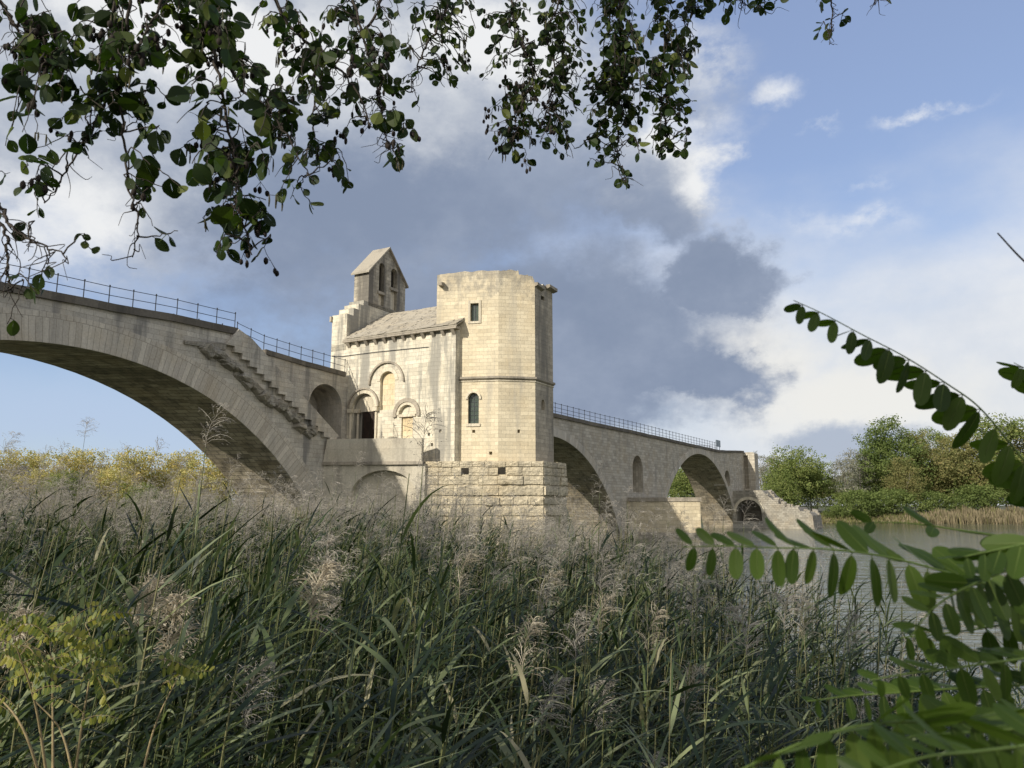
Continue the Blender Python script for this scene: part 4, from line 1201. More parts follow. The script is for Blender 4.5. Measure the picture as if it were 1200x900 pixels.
def reed_top(x, y):
    """height that the reed tops reach at a place in the bed"""
    d = math.hypot(x, y)
    z = np.interp(d, [2, 3, 4, 6, 9, 14, 22, 30], [2.75, 3.1, 3.4, 3.6, 3.72, 3.72, 3.70, 3.6])
    r = x / max(y, 0.1)
    z += np.interp(r, [-0.7, -0.45, -0.25, -0.12, 0.0, 0.2, 0.33, 0.45, 0.6], [0.50, 0.45, 0.32, 0.28, -0.20, -0.28, -0.55, -0.95, -1.3])
    return float(z)


RK = {}
TIP = []
PROTO = []                                    # (height, {part: mesh}, kind)
spec = [('plumed', 12, 1.0), ('tall', 3, 1.15), ('leafy', 6, 0.0), ('pale', 3, 0.0), ('bigplume', 4, 1.15), ('hero', 4, 1.0)]
lod = []
for kind, cnt, pl_ in spec:
    for c in range(cnt):
        seed = len(PROTO) * 13 + 5
        kw = dict(nleaf=19, seg=6, strands=75, leafw=0.025, leaflen=0.54)
        if kind == 'pale': kw.update(leafw=0.040, leaflen=0.66, nleaf=11)
        if kind == 'leafy': kw.update(leafw=0.027, leaflen=0.62, nleaf=23)
        if kind == 'hero': kw.update(strands=150, spike=1.35)
        if kind == 'tall': kw.update(nleaf=9, strands=45, lean=0.05)
        P_ = reed_parts(seed, 3.0, pl_, **kw)
        mats = {'stalk': M['reedstalk'], 'leaves': M['reedpale'] if kind == 'pale' else M['reedleaf'], 'plume': M['plumepale'] if kind in ('bigplume', 'hero') else M['plume']}
        TIP.append(P_['stalk'].v[0][-4:].mean(0))
        PROTO.append((3.0, {k: q.mesh('reed_' + k, mats[k]) for k, q in P_.items()}, kind))
        RK.setdefault(kind, []).append(len(PROTO) - 1)
        kw.update(seg=4, strands=26, nleaf=max(9, kw['nleaf'] - 5), leafw=kw['leafw'] * 1.05)
        P2 = reed_parts(seed, 3.0, pl_, **kw)
        arrs = []
        for k, q in P2.items():
            V, Fc, R = q.arrays(); arrs.append((V, Fc, R, {'stalk': 0, 'leaves': 1 if kind != 'pale' else 3, 'plume': 2}[k]))
        lod.append((arrs, kind))

LAB = {'plumed': 'green reed with soft grey plume', 'tall': 'thin tall reed with loose feathery plume',
       'leafy': 'leafy green reed without plume', 'pale': 'paler reed with broad arching blades', 'bigplume': 'reed with full pale drooping plume', 'hero': 'reed with dense fluffy pale plume'}
REG = [(-0.75, 'at left edge of bed'), (-0.42, 'before the wide left arch'), (-0.12, 'before the chapel landing'), (0.10, 'below the chapel tower'), (0.26, 'before the far arches'), (0.38, 'by open water on right')]


def reed_label(kind, x, y):
    r = x / max(0.2, y); t = REG[0][1]
    for k, tx in REG:
        if r >= k: t = tx
    near = 'front row' if math.hypot(x, y) < 5.2 else 'second rows'
    return '%s, %s %s' % (LAB[kind], near, t)


def put_reed(pi, x, y, ztop, rz, sxy=1.0, label=None):
    H, parts, kind = PROTO[pi]; zg = float(ground_h(np.array(x), np.array(y))) - 0.1
    zg = max(zg, -0.4); s_ = (ztop - zg) / H
    root = empty('reed', (x, y, zg), label or reed_label(kind, x, y), 'reed', 'reeds growing along the near bank')
    root.rotation_euler.z = rz
    for k, me in parts.items():
        o = bpy.data.objects.new(k, me); C.objects.link(o); o.parent = root
        o.scale = (sxy, sxy, s_) if k != 'plume' else (1, 1, 1)
        if k == 'plume':
            o.location = (0, 0, 0); o.matrix_parent_inverse = Matrix.Identity(4)
            o.scale = (sxy, sxy, sxy); tip = PT[pi]; o.location = (tip[0] * sxy - tip[0] * sxy, 0, tip[2] * s_ - tip[2] * sxy)
    return root


PT = {}
for i, (H, parts, kind) in enumerate(PROTO): PT[i] = (TIP[i][0], TIP[i][1], H * 0.97)


def in_view(x, y, m=0.06): return abs(x) < (0.6742 + m) * y + 0.35


# scatter
pts = []
g = np.random.default_rng(3)
for _ in range(60000):
    y = 2.6 + 26 * g.random() ** 1.15; x = g.uniform(-0.80, 0.66) * y
    sh = float(shore_near(x))
    if y > sh + 0.8: continue
    d = math.hypot(x, y)
    dens = np.interp(d, [2.6, 4, 6, 10, 16, 28], [0.11, 0.16, 0.20, 0.22, 0.22, 0.2])
    # bare bank by the photographer's feet on the right
    if x / y > 0.46 and y < 5.0: continue
    if g.random() > dens * 0.42 * (y / 12): continue
    pts.append((d, x, y))
pts.sort()
heroes = [  # (px, py of the plume top, distance, prototype kind, label)
    (368, 640, 4.6, 'hero', 'single reed with a full upright pale plume catching the light, left of centre'),
    (205, 680, 4.2, 'hero', 'reed with a heavy pale plume drooping right, second from left in front row'),
    (170, 655, 4.6, 'hero', 'reed with a bent brown plume just behind the drooping pale one'),
    (22, 690, 4.4, 'hero', 'reed with a bowed grey plume at the left edge above the yellow leaves'),
    (612, 720, 5.2, 'bigplume', 'reed with a hanging pale plume in the middle of the front'),
    (758, 705, 7.0, 'bigplume', 'reed with a small bright plume in front of the far pier'),
    (102, 478, 13.0, 'tall', 'tallest thin reed standing against the sky under the wide left arch'),
    (8, 495, 11.0, 'tall', 'tall reed with a leaning plume at the very left edge'),
    (212, 520, 14.0, 'tall', 'tall thin reed whose plume just reaches the left arch vault'),
    (418, 520, 15.0, 'tall', 'tall dark reed crossing in front of the chapel landing wall'),
    (566, 530, 14.0, 'tall', 'tall reed with loose plume in front of the rough tower plinth'),
    (655, 575, 15.0, 'tall', 'tall reed at the right corner of the rough tower plinth'),
    (290, 770, 4.2, 'plumed', 'reed with a small ragged plume low in the front, between two pale ones'),
    (285, 545, 16.0, 'tall', 'thin reed reaching up to the right foot of the left arch'),
    (640, 660, 8.0, 'bigplume', 'reed with a broad grey plume below the tower plinth'),
    (700, 690, 7.5, 'bigplume', 'reed with a broad nodding plume right of the tower plinth'),
    (800, 775, 5.5, 'bigplume', 'reed with a thick grey plume low in front of the far arches'),
    (940, 700, 8.0, 'bigplume', 'reed with a thick brownish plume beside the open water'),
]
for px_, py_, dist, kind, lab in heroes:
    p = at(px_, py_ + 4, dist); pi = random.choice(RK[kind]); ex = 0.36 * (1.2 if kind != 'plumed' else 1)
    rz = random.uniform(-0.4, 0.4); tx, ty = TIP[pi][0], TIP[pi][1]
    put_reed(pi, p.x - tx * math.cos(rz) + ty * math.sin(rz), p.y - tx * math.sin(rz) - ty * math.cos(rz), p.z - ex * 0.75, rz, 1.0, lab)
NIND = 300 - len(heroes)
cnt = 0; rest = []
for d, x, y in pts:
    kind = random.choices(['plumed', 'leafy', 'pale', 'bigplume', 'tall'], [0.07, 0.74, 0.17, 0.01, 0.01] if d < 8 else ([0.22, 0.60, 0.08, 0.05, 0.05] if d < 13 else [0.50, 0.36, 0.01, 0.05, 0.08]))[0]
    if d < 4.6 and kind in ('plumed', 'bigplume', 'tall'): kind = random.choice(['leafy', 'leafy', 'plumed', 'pale'])
    if x / y > 0.3 and kind in ('plumed', 'bigplume') and random.random() < 0.6: kind = 'leafy'
    pi = random.choice(RK[kind]); zt = reed_top(x, y) + random.gauss(-0.12, 0.28)
    if kind == 'tall': zt += random.uniform(0.1, 0.8)
    if kind in ('leafy', 'pale'): zt -= 0.12
    if d > 13 and kind == 'leafy': zt += 0.28
    if d < 13: zt += random.choice([-0.45, -0.2, 0.0, 0.1])
    rz = random.gauss(0.0, 0.55)
    if cnt < NIND and in_view(x, y, -0.02): put_reed(pi, x, y, zt, rz, random.uniform(0.85, 1.15)); cnt += 1
    else: rest.append((pi, x, y, zt, rz, random.uniform(0.9, 1.2)))
VV, FF, RR, MI = [], [], [], []; off = 0
for pi, x, y, zt, rz, sxy in rest:
    zg = max(float(ground_h(np.array(x), np.array(y))) - 0.1, -0.4); s_ = (zt - zg) / 3.0
    c, s = math.cos(rz), math.sin(rz)
    for V, Fc, R, mi in lod[pi][0]:
        W = V * [sxy, sxy, s_] if mi != 2 else V * sxy + [0, 0, 2.91 * (s_ - sxy)]
        W = np.stack([W[:, 0] * c - W[:, 1] * s + x, W[:, 0] * s + W[:, 1] * c + y, W[:, 2] + zg], 1)
        VV.append(W); FF.append(Fc + off); RR.append(np.clip(R + random.uniform(-0.12, 0.12), 0.001, 1)); MI.append(np.full(len(Fc), mi)); off += len(V)
bed = obj('reed_bed', np_mesh('reed_bed', np.concatenate(VV), np.concatenate(FF), np.concatenate(RR), None, [M['reedstalk'], M['reedleaf'], M['plume'], M['reedpale']], np.concatenate(MI)))
tag(bed, 'deep bed of green reeds with grey plumes filling the bank behind the front rows', 'reeds', kind='stuff')
print('reeds', cnt, len(rest), off)

# low undergrowth between the stalks
q = Q()
for _ in range(9000):
    y = 2.5 + 12 * rng.random() ** 1.3; x = rng.uniform(-0.8, 0.7) * y
    if y > shore_near(x): continue
    z = float(ground_h(np.array(x), np.array(y))); L = rng.uniform(0.3, 0.9); a = rng.uniform(0, 2 * PI); e = rng.uniform(0.6, 1.4)
    p = np.array([x, y, z + rng.uniform(0, 0.5)]); ps = [p]
    for k in range(3):
        ps.append(ps[-1] + np.array([math.cos(a) * math.cos(e), math.sin(a) * math.cos(e), math.sin(e)]) * L / 3); e -= rng.uniform(0.1, 0.6)
    q.ribbon(ps, [0.012, 0.018, 0.012, 0.002], unit([-math.sin(a), math.cos(a), rng.normal(0, .4)]), rng.random())
ug = obj('undergrowth', q.mesh('undergrowth', M['reedleaf'])); tag(ug, 'rank green grass between the reed stalks', 'grass', kind='stuff')


# ------------------------------------------------------------------ far trees
def crown_mesh(seed, H, W, base, leaf, n, mat, shape=1.0, lobes=9):
    """leaf clumps spread through an uneven crown of several lobes"""
    g = np.random.default_rng(seed); L = []
    for i in range(lobes):
        h = g.uniform(0.05, 1.0); rad = W * (0.28 + 0.30 * math.sin(PI * min(1, 0.12 + h * 0.80)) ** shape)
        a = g.uniform(0, 2 * PI); off = W * 0.5 * (1 - 0.75 * h) * g.uniform(0.4, 1.05)
        L.append((np.array([math.cos(a) * off, math.sin(a) * off, base + (H - base) * (0.12 + 0.80 * h)]), np.array([rad, rad, rad * g.uniform(0.6, 0.95)]) * g.uniform(0.6, 1.0)))
    q = Q(); vol = np.array([l[1].prod() for l in L]); vol /= vol.sum()
    cl = []
    for i in range(max(30, n // 22)):
        c, r = L[g.choice(len(L), p=vol)]; d = unit(g.normal(0, 1, 3)); p = c + d * r * g.uniform(0.55, 1.05)
        p[2] = min(p[2], H * g.uniform(0.97, 1.02)); cl.append((p, g.random()))
    for i in range(n):
        p, cr = cl[g.integers(len(cl))]; p = p + g.normal(0, 1, 3) * leaf * 1.6 * np.array([1, 1, 0.7])
        if p[2] < base * 0.8: continue
        d = unit(g.normal(0, 1, 3)); s_ = unit(np.cross(d, g.normal(0, 1, 3))); l = leaf * g.uniform(0.6, 1.3)
        q.ribbon([p - d * l / 2, p, p + d * l / 2], [l * 0.25, l * 0.75, l * 0.2], s_, min(1, max(0, 0.65 * cr + 0.45 * g.random() - 0.05)))
    return q.mesh('crown', mat)


def trunk_mesh(seed, H, r, mat, forks=4):
    g = np.random.default_rng(seed); q = Q(); t = np.linspace(0, 1, 7)
    st = np.stack([g.normal(0, 0.02) * H * t + 0.15 * np.sin(t * 4 + seed), g.normal(0, 0.02) * H * t, H * 0.75 * t], 1)
    q.tube4(st, r * (1 - 0.75 * t), 0.5, 7)
    for i in range(forks):
        h = g.uniform(0.35, 0.85); p = np.array([np.interp(h, t, st[:, k]) for k in range(3)]); a = g.uniform(0, 2 * PI)
        d = np.array([math.cos(a) * 0.7, math.sin(a) * 0.7, 1.0]); u = np.linspace(0, 1, 5)
        q.tube4(p + np.outer(u, d) * H * 0.22 + np.outer(u * u, [0, 0, 1]) * H * 0.06, r * 0.45 * (1 - 0.8 * u), 0.5, 5)
    return q.mesh('trunk', mat)


TP = {}


def tree_proto(key, seed, H, W, base, leaf, n, mat, tmat, shape=1.0, lobes=9, r=0.22):
    TP[key] = (crown_mesh(seed, H, W, base, leaf, n, M[mat], shape, lobes), trunk_mesh(seed + 50, H, r, M[tmat]), H)


tree_proto('round', 1, 14, 9.5, 0.8, 0.30, 13000, 'treegreen', 'paletrunk', 0.8, 14)
tree_proto('tall', 2, 21, 10.0, 2.0, 0.32, 15000, 'treedark', 'bark', 0.8, 17)
tree_proto('poplar', 3, 20, 7.5, 4.0, 0.30, 11000, 'treeolive', 'paletrunk', 0.7, 15)
tree_proto('birch', 4, 15, 7.0, 1.5, 0.24, 5500, 'treegrey', 'paletrunk', 0.8, 11)
tree_proto('olive', 5, 16, 9.0, 1.5, 0.30, 11000, 'treeolive', 'paletrunk', 0.8, 13)
tree_proto('shrub', 6, 5, 6.5, 0.1, 0.26, 5000, 'treedark', 'bark', 0.6, 9, 0.08)
tree_proto('bare', 7, 18, 5.0, 1.5, 0.2, 4200, 'treegrey', 'paletrunk', 0.6, 14, 0.12)
tree_proto('yellow', 8, 13, 8.0, 0.3, 0.30, 11000, 'treeyellow', 'paletrunk', 0.6, 16)
tree_proto('yellow2', 9, 13, 8.5, 0.3, 0.30, 11000, 'treeyellow', 'paletrunk', 0.45, 22)
tree_proto('green2', 10, 18, 9.5, 1.5, 0.30, 13000, 'treegreen', 'paletrunk', 0.8, 15)


def tree(key, px_, y, H, label, group, rz=None, ws=1.0, name='tree', trunk=True):
    cm, tm, H0 = TP[key]; x = (px_ - 600) / F_PX * y * (1 / (math.cos(PITCH) - 0.0)) * 1.0
    r = ray(px_, 590); x = r.x / r.y * y
    z = float(ground_h(np.array(x), np.array(y))) - 0.1
    root = empty(name, (x, y, z), label, 'shrub' if key == 'shrub' else 'tree', group)
    k = H / H0; root.rotation_euler.z = random.uniform(0, 6.28) if rz is None else rz; root.scale = (k * ws, k * ws, k)
    a = obj('crown', cm, root); b = obj('trunk', tm, root); return root


GR = 'trees on the far bank'
random.seed(17)
def H_for(py, y): return (HORIZON - py) / F_PX * y * 1.02 + ZC - 2.0


def far(key, px_, py, y, label, ws=1.0, name='tree'):
    if key == 'shrub': py += random.choice([-5, 1, 5, 7]); ws *= random.uniform(0.8, 1.3)
    tree(key, px_, y, H_for(py, y), label, GR, ws=ws, name=name)


far('bare', 893, 526, 205, 'bare greyish slender tree behind the broken bridge end', 1.2)
far('bare', 904, 528, 212, 'second bare greyish tree just right of the broken bridge end', 1.2)
far('olive', 916, 540, 210, 'brownish thin tree between the bare trees and the round green one', 0.9)
far('round', 935, 528, 190, 'round bushy green tree right of the broken bridge end', 1.05)
far('round', 915, 552, 186, 'small green tree at the left foot of the round bushy one', 1.0)
far('round', 958, 545, 194, 'low green tree on the right shoulder of the round bushy one', 0.9)
far('birch', 992, 538, 192, 'pale grey thin leaved birch left of the tallest green tree', 1.1, 'birch_tree')
far('birch', 1010, 530, 200, 'taller pale grey birch touching the tallest green tree', 1.0, 'birch_tree')
far('tall', 1046, 492, 196, 'tallest dark green tree of the far bank', 1.05)
far('tall', 1030, 515, 201, 'dark green tree leaning on the left of the tallest one', 0.85)
far('poplar', 1078, 505, 200, 'olive poplar right of the tallest green tree', 1.1, 'poplar_tree')
far('green2', 1098, 507, 205, 'yellowish green tree behind the hanging locust leaflets', 1.05)
far('poplar', 1118, 510, 196, 'olive poplar with a pale bare trunk over the dry reeds', 1.1, 'poplar_tree')
far('olive', 1140, 515, 190, 'broad olive tree under the end of the locust leaf', 1.1)
far('green2', 1168, 492, 194, 'large light green tree near the right edge', 1.15)
far('poplar', 1192, 498, 198, 'olive poplar at the right edge of the far bank', 1.15, 'poplar_tree')
far('green2', 1218, 495, 196, 'green tree cut by the right edge of the picture', 1.1)
far('olive', 1062, 540, 188, 'short olive tree at the foot of the tallest green tree', 1.0)
far('shrub', 1000, 578, 183, 'dark low shrub below the pale birches', 1.2, 'shrub')
far('shrub', 1022, 576, 184, 'dark conical shrub left of the poplar trunks', 1.2, 'shrub')
far('shrub', 1092, 578, 184, 'dark low shrub between the poplar trunks', 1.2, 'shrub')
far('shrub', 1048, 580, 184, 'dark low shrub at the foot of the tallest tree', 1.2, 'shrub')
far('shrub', 1120, 580, 184, 'low shrub left of the pale poplar trunk', 1.1, 'shrub')
far('shrub', 976, 582, 183, 'low green shrub at the right foot of the round tree', 1.1, 'shrub')
far('shrub', 1145, 578, 185, 'dark low shrub under the broad olive tree', 1.3, 'shrub')
far('round', 788, 545, 235, 'green tree filling the far arch on its left', 1.0)
far('round', 805, 550, 225, 'green tree filling the far arch on its right', 1.1)
far('round', 822, 552, 232, 'green tree behind the right side of the far arch', 1.0)
far('olive', 700, 556, 230, 'olive tree seen low under the middle arch', 1.0)
far('round', 680, 562, 226, 'green tree seen low under the middle arch beside the plinth', 1.0)
for i, (k_, px_, py_, t_) in enumerate([('green2', 925, 548, 'behind the round bushy tree'), ('olive', 950, 552, 'low behind the round bushy tree on its right'), ('round', 972, 560, 'filling the gap left of the birches'), ('green2', 1000, 556, 'filling the gap behind the birches'),
        ('olive', 1022, 548, 'between birches and tallest tree'), ('green2', 1060, 545, 'behind the short olive tree'), ('round', 1085, 548, 'behind the olive poplars'), ('olive', 1108, 545, 'between the poplar trunks'), ('green2', 1130, 540, 'behind the broad olive tree'),
        ('round', 1155, 545, 'low beneath the large light green tree'), ('olive', 1180, 540, 'low near the right edge'), ('green2', 1205, 540, 'low at the right edge')]):
    far(k_, px_, py_, 224 + (i % 3) * 5, 'background %s tree %s' % ({'green2': 'green', 'olive': 'olive', 'round': 'bushy'}[k_], t_), 1.35)
yl = ['with golden top', 'with pale green flank', 'with orange tinged crown', 'dense and lemon yellow']
for i in range(11):
    px_ = -30 + i * 29 + random.uniform(-5, 5); y = 118 + (i % 3) * 5
    place = ['beyond the left frame edge', 'at the left edge under the arch', 'left of the tallest reed', 'behind the tallest reed', 'right of the tallest reed', 'in the middle below the arch opening', 'right of the middle below the arch opening', 'left of the arch foot', 'against the arch foot', 'half hidden by the arch foot', 'mostly hidden by the arch foot'][i]
    tree('yellow' if i % 2 else 'yellow2', px_, y, H_for(533 + random.uniform(-2, 2), y), 'sunlit yellow tree %s, %s' % (yl[i % 4], place), 'yellow trees beyond the left arch', ws=0.95)
for i in range(7):
    px_ = -10 + i * 45; y = 106 + (i % 2) * 3
    tree('yellow2' if i % 2 else 'round', px_, y, H_for(553 + random.uniform(-5, 5), y), 'lower bushy tree in the front of the yellow row, number %s from the left' % ['one', 'two', 'three', 'four', 'five', 'six', 'seven'][i], 'yellow trees beyond the left arch', ws=1.2)

tree('yellow', 312, 112, H_for(550, 112), 'lower yellow tree seen past the foot of the left arch', 'yellow trees beyond the left arch', ws=1.3)
tree('round', 280, 105, H_for(562, 105), 'low green tree seen past the foot of the left arch', 'yellow trees beyond the left arch', ws=1.5)
# dry reeds and grass along the far bank
q = Q(); qb = Q()
for _ in range(15000):
    x = rng.uniform(58, 150); sf = float(shore_far(x)); y = sf + rng.uniform(-0.5, 9) ; r_ = x / y
    tall = (0.9 + 1.3 * min(1, max(0, (r_ - 0.50) / 0.08))) * (0.7 + 0.5 * math.sin(x * 0.55) ** 2)
    z = float(ground_h(np.array(x), np.array(y))); h = tall * rng.uniform(0.5, 1.1); p = np.array([x, y, z - 0.1])
    lean = rng.normal(0, 0.25, 2); w = rng.uniform(0.08, 0.2)
    (q if rng.random() < 0.35 + min(0.6, max(0, (r_ - 0.47) * 6)) else qb).ribbon([p, p + [lean[0] * 0.5, lean[1] * 0.5, h * 0.6], p + [lean[0], lean[1], h]], [w, w * 1.2, w * 0.3], unit(rng.normal(0, 1, 3) * [1, 1, 0.3]), rng.random())
dr_ = obj('dry_reeds', q.mesh('dry_reeds', M['drygrass'])); tag(dr_, 'belt of tan dry reeds along the far waterline', 'reeds', kind='stuff')
bg_ = obj('bank_grass', qb.mesh('bank_grass', M['bankgrass'])); tag(bg_, 'green grass growing on the far bank', 'grass', kind='stuff')


# ------------------------------------------------------------------ the alder overhead
alder = empty('alder_tree', (-6.0, -2.2, float(ground_h(np.array(-6.0), np.array(-2.2)))), 'alder tree whose dark leafy twigs, cones and catkins hang across the top left', 'tree')
rng = np.random.default_rng(23)


def put(me, name, parent):
    o = bpy.data.objects.new(name, me); C.objects.link(o); adopt(o, parent); return o


def spline(pts, n):
    P = np.array(pts, float)
    if len(P) < 3:
        t = np.linspace(0, 1, n)[:, None]; return P[0] * (1 - t) + P[-1] * t
    A = np.vstack([2 * P[0] - P[1], P, 2 * P[-1] - P[-2]]); out = []
    seg = len(P) - 1; per = max(2, n // seg)
    for i in range(seg):
        a, b, c, d = A[i:i + 4]
        for t in np.linspace(0, 1, per, endpoint=False):
            out.append(0.5 * (2 * b + (c - a) * t + (2 * a - 5 * b + 4 * c - d) * t * t + (3 * b - a - 3 * c + d) * t ** 3))
    out.append(P[-1]); return np.array(out)


q = Q(); tp = [(-6.0, -2.2, 2.3), (-5.9, -2.0, 5), (-6.1, -1.7, 8.5), (-6.5, -1.4, 12), (-6.6, -1.3, 16)]
q.tube4(spline(tp, 20), np.linspace(0.24, 0.04, len(spline(tp, 20))), 0.5, 10); put(q.mesh('trunk', M['bark']), 'trunk', alder)
limbs = [[(-5.9, -2.0, 5.6), (-4.6, -0.6, 6.6), (-2.8, 0.9, 7.0), (-1.4, 1.8, 6.9), (0.0, 2.5, 7.2), (1.3, 3.2, 7.5), (2.4, 4.1, 7.6)],
         [(-3.6, 0.4, 6.9), (-2.9, 1.4, 7.0), (-2.0, 2.4, 7.1), (-0.6, 3.6, 7.6), (0.9, 4.4, 7.9)]]
lpts = []
for L_ in limbs:
    P_ = spline(L_, 30); q = Q(); q.tube4(P_, np.linspace(0.085, 0.018, len(P_)), 0.5, 8); put(q.mesh('limb', M['bark']), 'limb', alder); lpts.append(P_)
lpts = np.concatenate(lpts)

BR = [  # traced hanging branches: (px, py, distance)
    [(240, -60, 1.95), (252, 10, 1.95), (258, 60, 1.95), (272, 85, 1.95), (295, 118, 1.95), (322, 138, 1.95), (345, 175, 1.95), (362, 205, 1.95)],
    [(252, 10, 1.95), (250, 60, 1.9), (262, 120, 1.9), (276, 190, 1.9), (281, 235, 1.9), (294, 300, 1.9)],
    [(312, -60, 2.1), (322, 0, 2.1), (345, 35, 2.1), (372, 60, 2.1), (398, 82, 2.1), (420, 110, 2.1), (436, 150, 2.1)],
    [(452, -60, 2.5), (446, 0, 2.5), (438, 22, 2.5), (405, 62, 2.5), (380, 92, 2.5), (366, 140, 2.4), (375, 200, 2.4)],
    [(540, -60, 2.7), (526, 0, 2.7), (512, 34, 2.7), (496, 58, 2.7), (488, 84, 2.7), (482, 108, 2.7)],
    [(590, -60, 2.8), (600, 0, 2.8), (604, 40, 2.8), (618, 68, 2.8), (630, 92, 2.8), (610, 120, 2.8), (600, 170, 2.8)],
    [(660, -60, 2.9), (655, 0, 2.9), (640, 40, 2.9), (650, 80, 2.9), (640, 130, 2.9)],
    [(724, -60, 3.0), (726, 0, 3.0), (728, 60, 3.0), (726, 120, 3.0), (724, 185, 3.0), (730, 212, 3.0)],
    [(775, -60, 3.0), (770, 0, 3.0), (780, 50, 3.0), (775, 110, 3.0), (786, 170, 3.0)],
    [(-30, -40, 1.8), (2, 5, 1.8), (20, 35, 1.8), (38, 60, 1.8), (62, 80, 1.8)],
    [(130, -60, 1.9), (134, 0, 1.9), (132, 60, 1.9), (122, 120, 1.9), (108, 150, 1.9), (90, 182, 1.9), (70, 212, 1.9), (52, 238, 1.9)],
    [(160, -60, 1.85), (150, 20, 1.85), (140, 90, 1.85), (144, 155, 1.85), (148, 200, 1.85), (155, 236, 1.85), (162, 262, 1.85), (155, 300, 1.85)],
    [(-60, 200, 1.7), (-10, 230, 1.7), (12, 262, 1.7), (36, 282, 1.7), (78, 300, 1.7)],
    [(-60, 240, 1.75), (0, 262, 1.75), (8, 300, 1.75), (10, 340, 1.75)],
    [(850, -70, 3.0), (862, -10, 3.0), (880, 8, 3.0), (905, 12, 3.0)],
    [(965, -70, 3.0), (972, -20, 3.0), (975, 20, 3.0), (972, 50, 3.0)],
    [(1030, -70, 3.1), (1030, -20, 3.1), (1029, 2, 3.1)],
    [(400, -60, 2.3), (420, 20, 2.3), (432, 70, 2.3), (446, 120, 2.3), (452, 160, 2.3), (462, 178, 2.3)],
    [(200, -60, 1.8), (190, 0, 1.8), (170, 40, 1.8), (150, 70, 1.8)],
    [(820, -60, 3.0), (815, 0, 3.0), (800, 45, 3.0), (790, 70, 3.0)],
]
bpx = []
for bi, B_ in enumerate(BR):
    P3 = [np.array(at(*p)) for p in B_]
    P_ = spline(P3, 40); P_ = P_ + rng.normal(0, 0.003, P_.shape)
    start = P_[0]; j = np.argmin(((lpts - start) ** 2).sum(1)); lp = lpts[j]
    if bi != 1:
        k_ = spline([lp, lp * 0.55 + start * 0.45 + np.array([0.05, -0.05, 0.12]), start], 12); P_ = np.concatenate([k_[:-1], P_])
    q = Q(); r0 = 0.009 if bi in (0, 2, 3, 4, 7) else 0.006
    q.tube4(P_, np.linspace(r0, 0.0016, len(P_)), 0.5, 6); put(q.mesh('branch', M['twig']), 'branch', alder)
    sp = spline([(p[0], p[1], p[2]) for p in B_], 40); bpx.append(sp)
bpx = np.concatenate(bpx)

BLOBS = [  # (px, py, rx, ry, leaves, distance, leaf length m)
    (150, 30, 95, 50, 80, 1.9, 0.066), (60, 40, 60, 45, 26, 1.8, 0.055), (150, 95, 85, 60, 60, 1.9, 0.068), (20, 95, 30, 60, 20, 1.8, 0.06), (215, 35, 50, 60, 36, 1.95, 0.066),
    (250, 75, 30, 50, 20, 1.95, 0.05), (30, 190, 35, 40, 20, 1.8, 0.058), (110, 150, 40, 40, 14, 1.9, 0.05), (255, 190, 65, 50, 46, 1.9, 0.07), (235, 245, 55, 35, 26, 1.9, 0.07), (285, 295, 35, 40, 16, 1.9, 0.06),
    (310, 120, 65, 55, 50, 1.95, 0.06), (370, 155, 55, 55, 44, 2.2, 0.06), (345, 215, 45, 40, 14, 2.0, 0.055), (300, 30, 60, 40, 26, 2.1, 0.055), (390, 30, 55, 40, 34, 2.4, 0.05), (430, 80, 45, 45, 36, 2.3, 0.058),
    (455, 130, 40, 45, 26, 2.3, 0.056), (460, 172, 25, 18, 7, 2.3, 0.06), (535, 30, 45, 25, 26, 2.7, 0.048), (500, 70, 50, 40, 18, 2.7, 0.046), (585, 60, 45, 50, 20, 2.8, 0.046),
    (605, 150, 45, 45, 60, 2.85, 0.048), (625, 110, 40, 35, 28, 2.85, 0.046), (690, 40, 55, 55, 110, 2.95, 0.05), (760, 40, 60, 55, 130, 3.0, 0.05), (705, 110, 55, 45, 80, 3.0, 0.05), (775, 110, 45, 50, 100, 3.0, 0.05),
    (730, 165, 50, 35, 50, 3.0, 0.05), (785, 170, 25, 30, 26, 3.0, 0.05), (728, 208, 15, 12, 7, 3.0, 0.048), (870, 6, 55, 16, 34, 3.0, 0.052), (820, 20, 20, 25, 12, 3.0, 0.05), (972, 22, 20, 34, 16, 3.0, 0.055), (1029, 3, 8, 6, 2, 3.1, 0.05),
    (30, 340, 40, 25, 7, 1.75, 0.045), (8, 372, 10, 8, 2, 1.75, 0.045), (60, 285, 60, 25, 6, 1.7, 0.04), (155, 265, 30, 30, 6, 1.85, 0.035), (640, 30, 45, 45, 24, 2.9, 0.046),
]


def leaf(q, p, ax, L, r):
    ax = unit(ax); side = unit(np.cross(ax, unit(rng.normal(0, 1, 3)))); nrm = np.cross(ax, side)
    t = np.linspace(0, 1, 7); bend = rng.uniform(-0.25, 0.35)
    pts = p + np.outer(t * L, ax) + np.outer(t * t * L * bend, nrm)
    wd = L * rng.uniform(0.78, 0.95) * np.array([0.12, 0.62, 0.92, 1.0, 0.94, 0.68, 0.22])
    # two halves, folded a little along the midrib
    f = rng.uniform(0.05, 0.35)
    for sg in (1, -1):
        sd = unit(side * sg + nrm * f); q.ribbon(pts + sd * wd[:, None] * 0.25, wd * 0.5 * rng.uniform(0.94, 1.04, 7), sd, r)


ql, qt = Q(), Q(); nclus = ncat = 0


def blob3(c, rx, rz, q, r=0.5, n=6):
    t = np.linspace(-1, 1, 6); q.tube4(c + np.outer(t * rz, [0, 0, 1]), rx * np.sqrt(np.clip(1 - t * t * 0.97, 0.02, 1)), r, n)


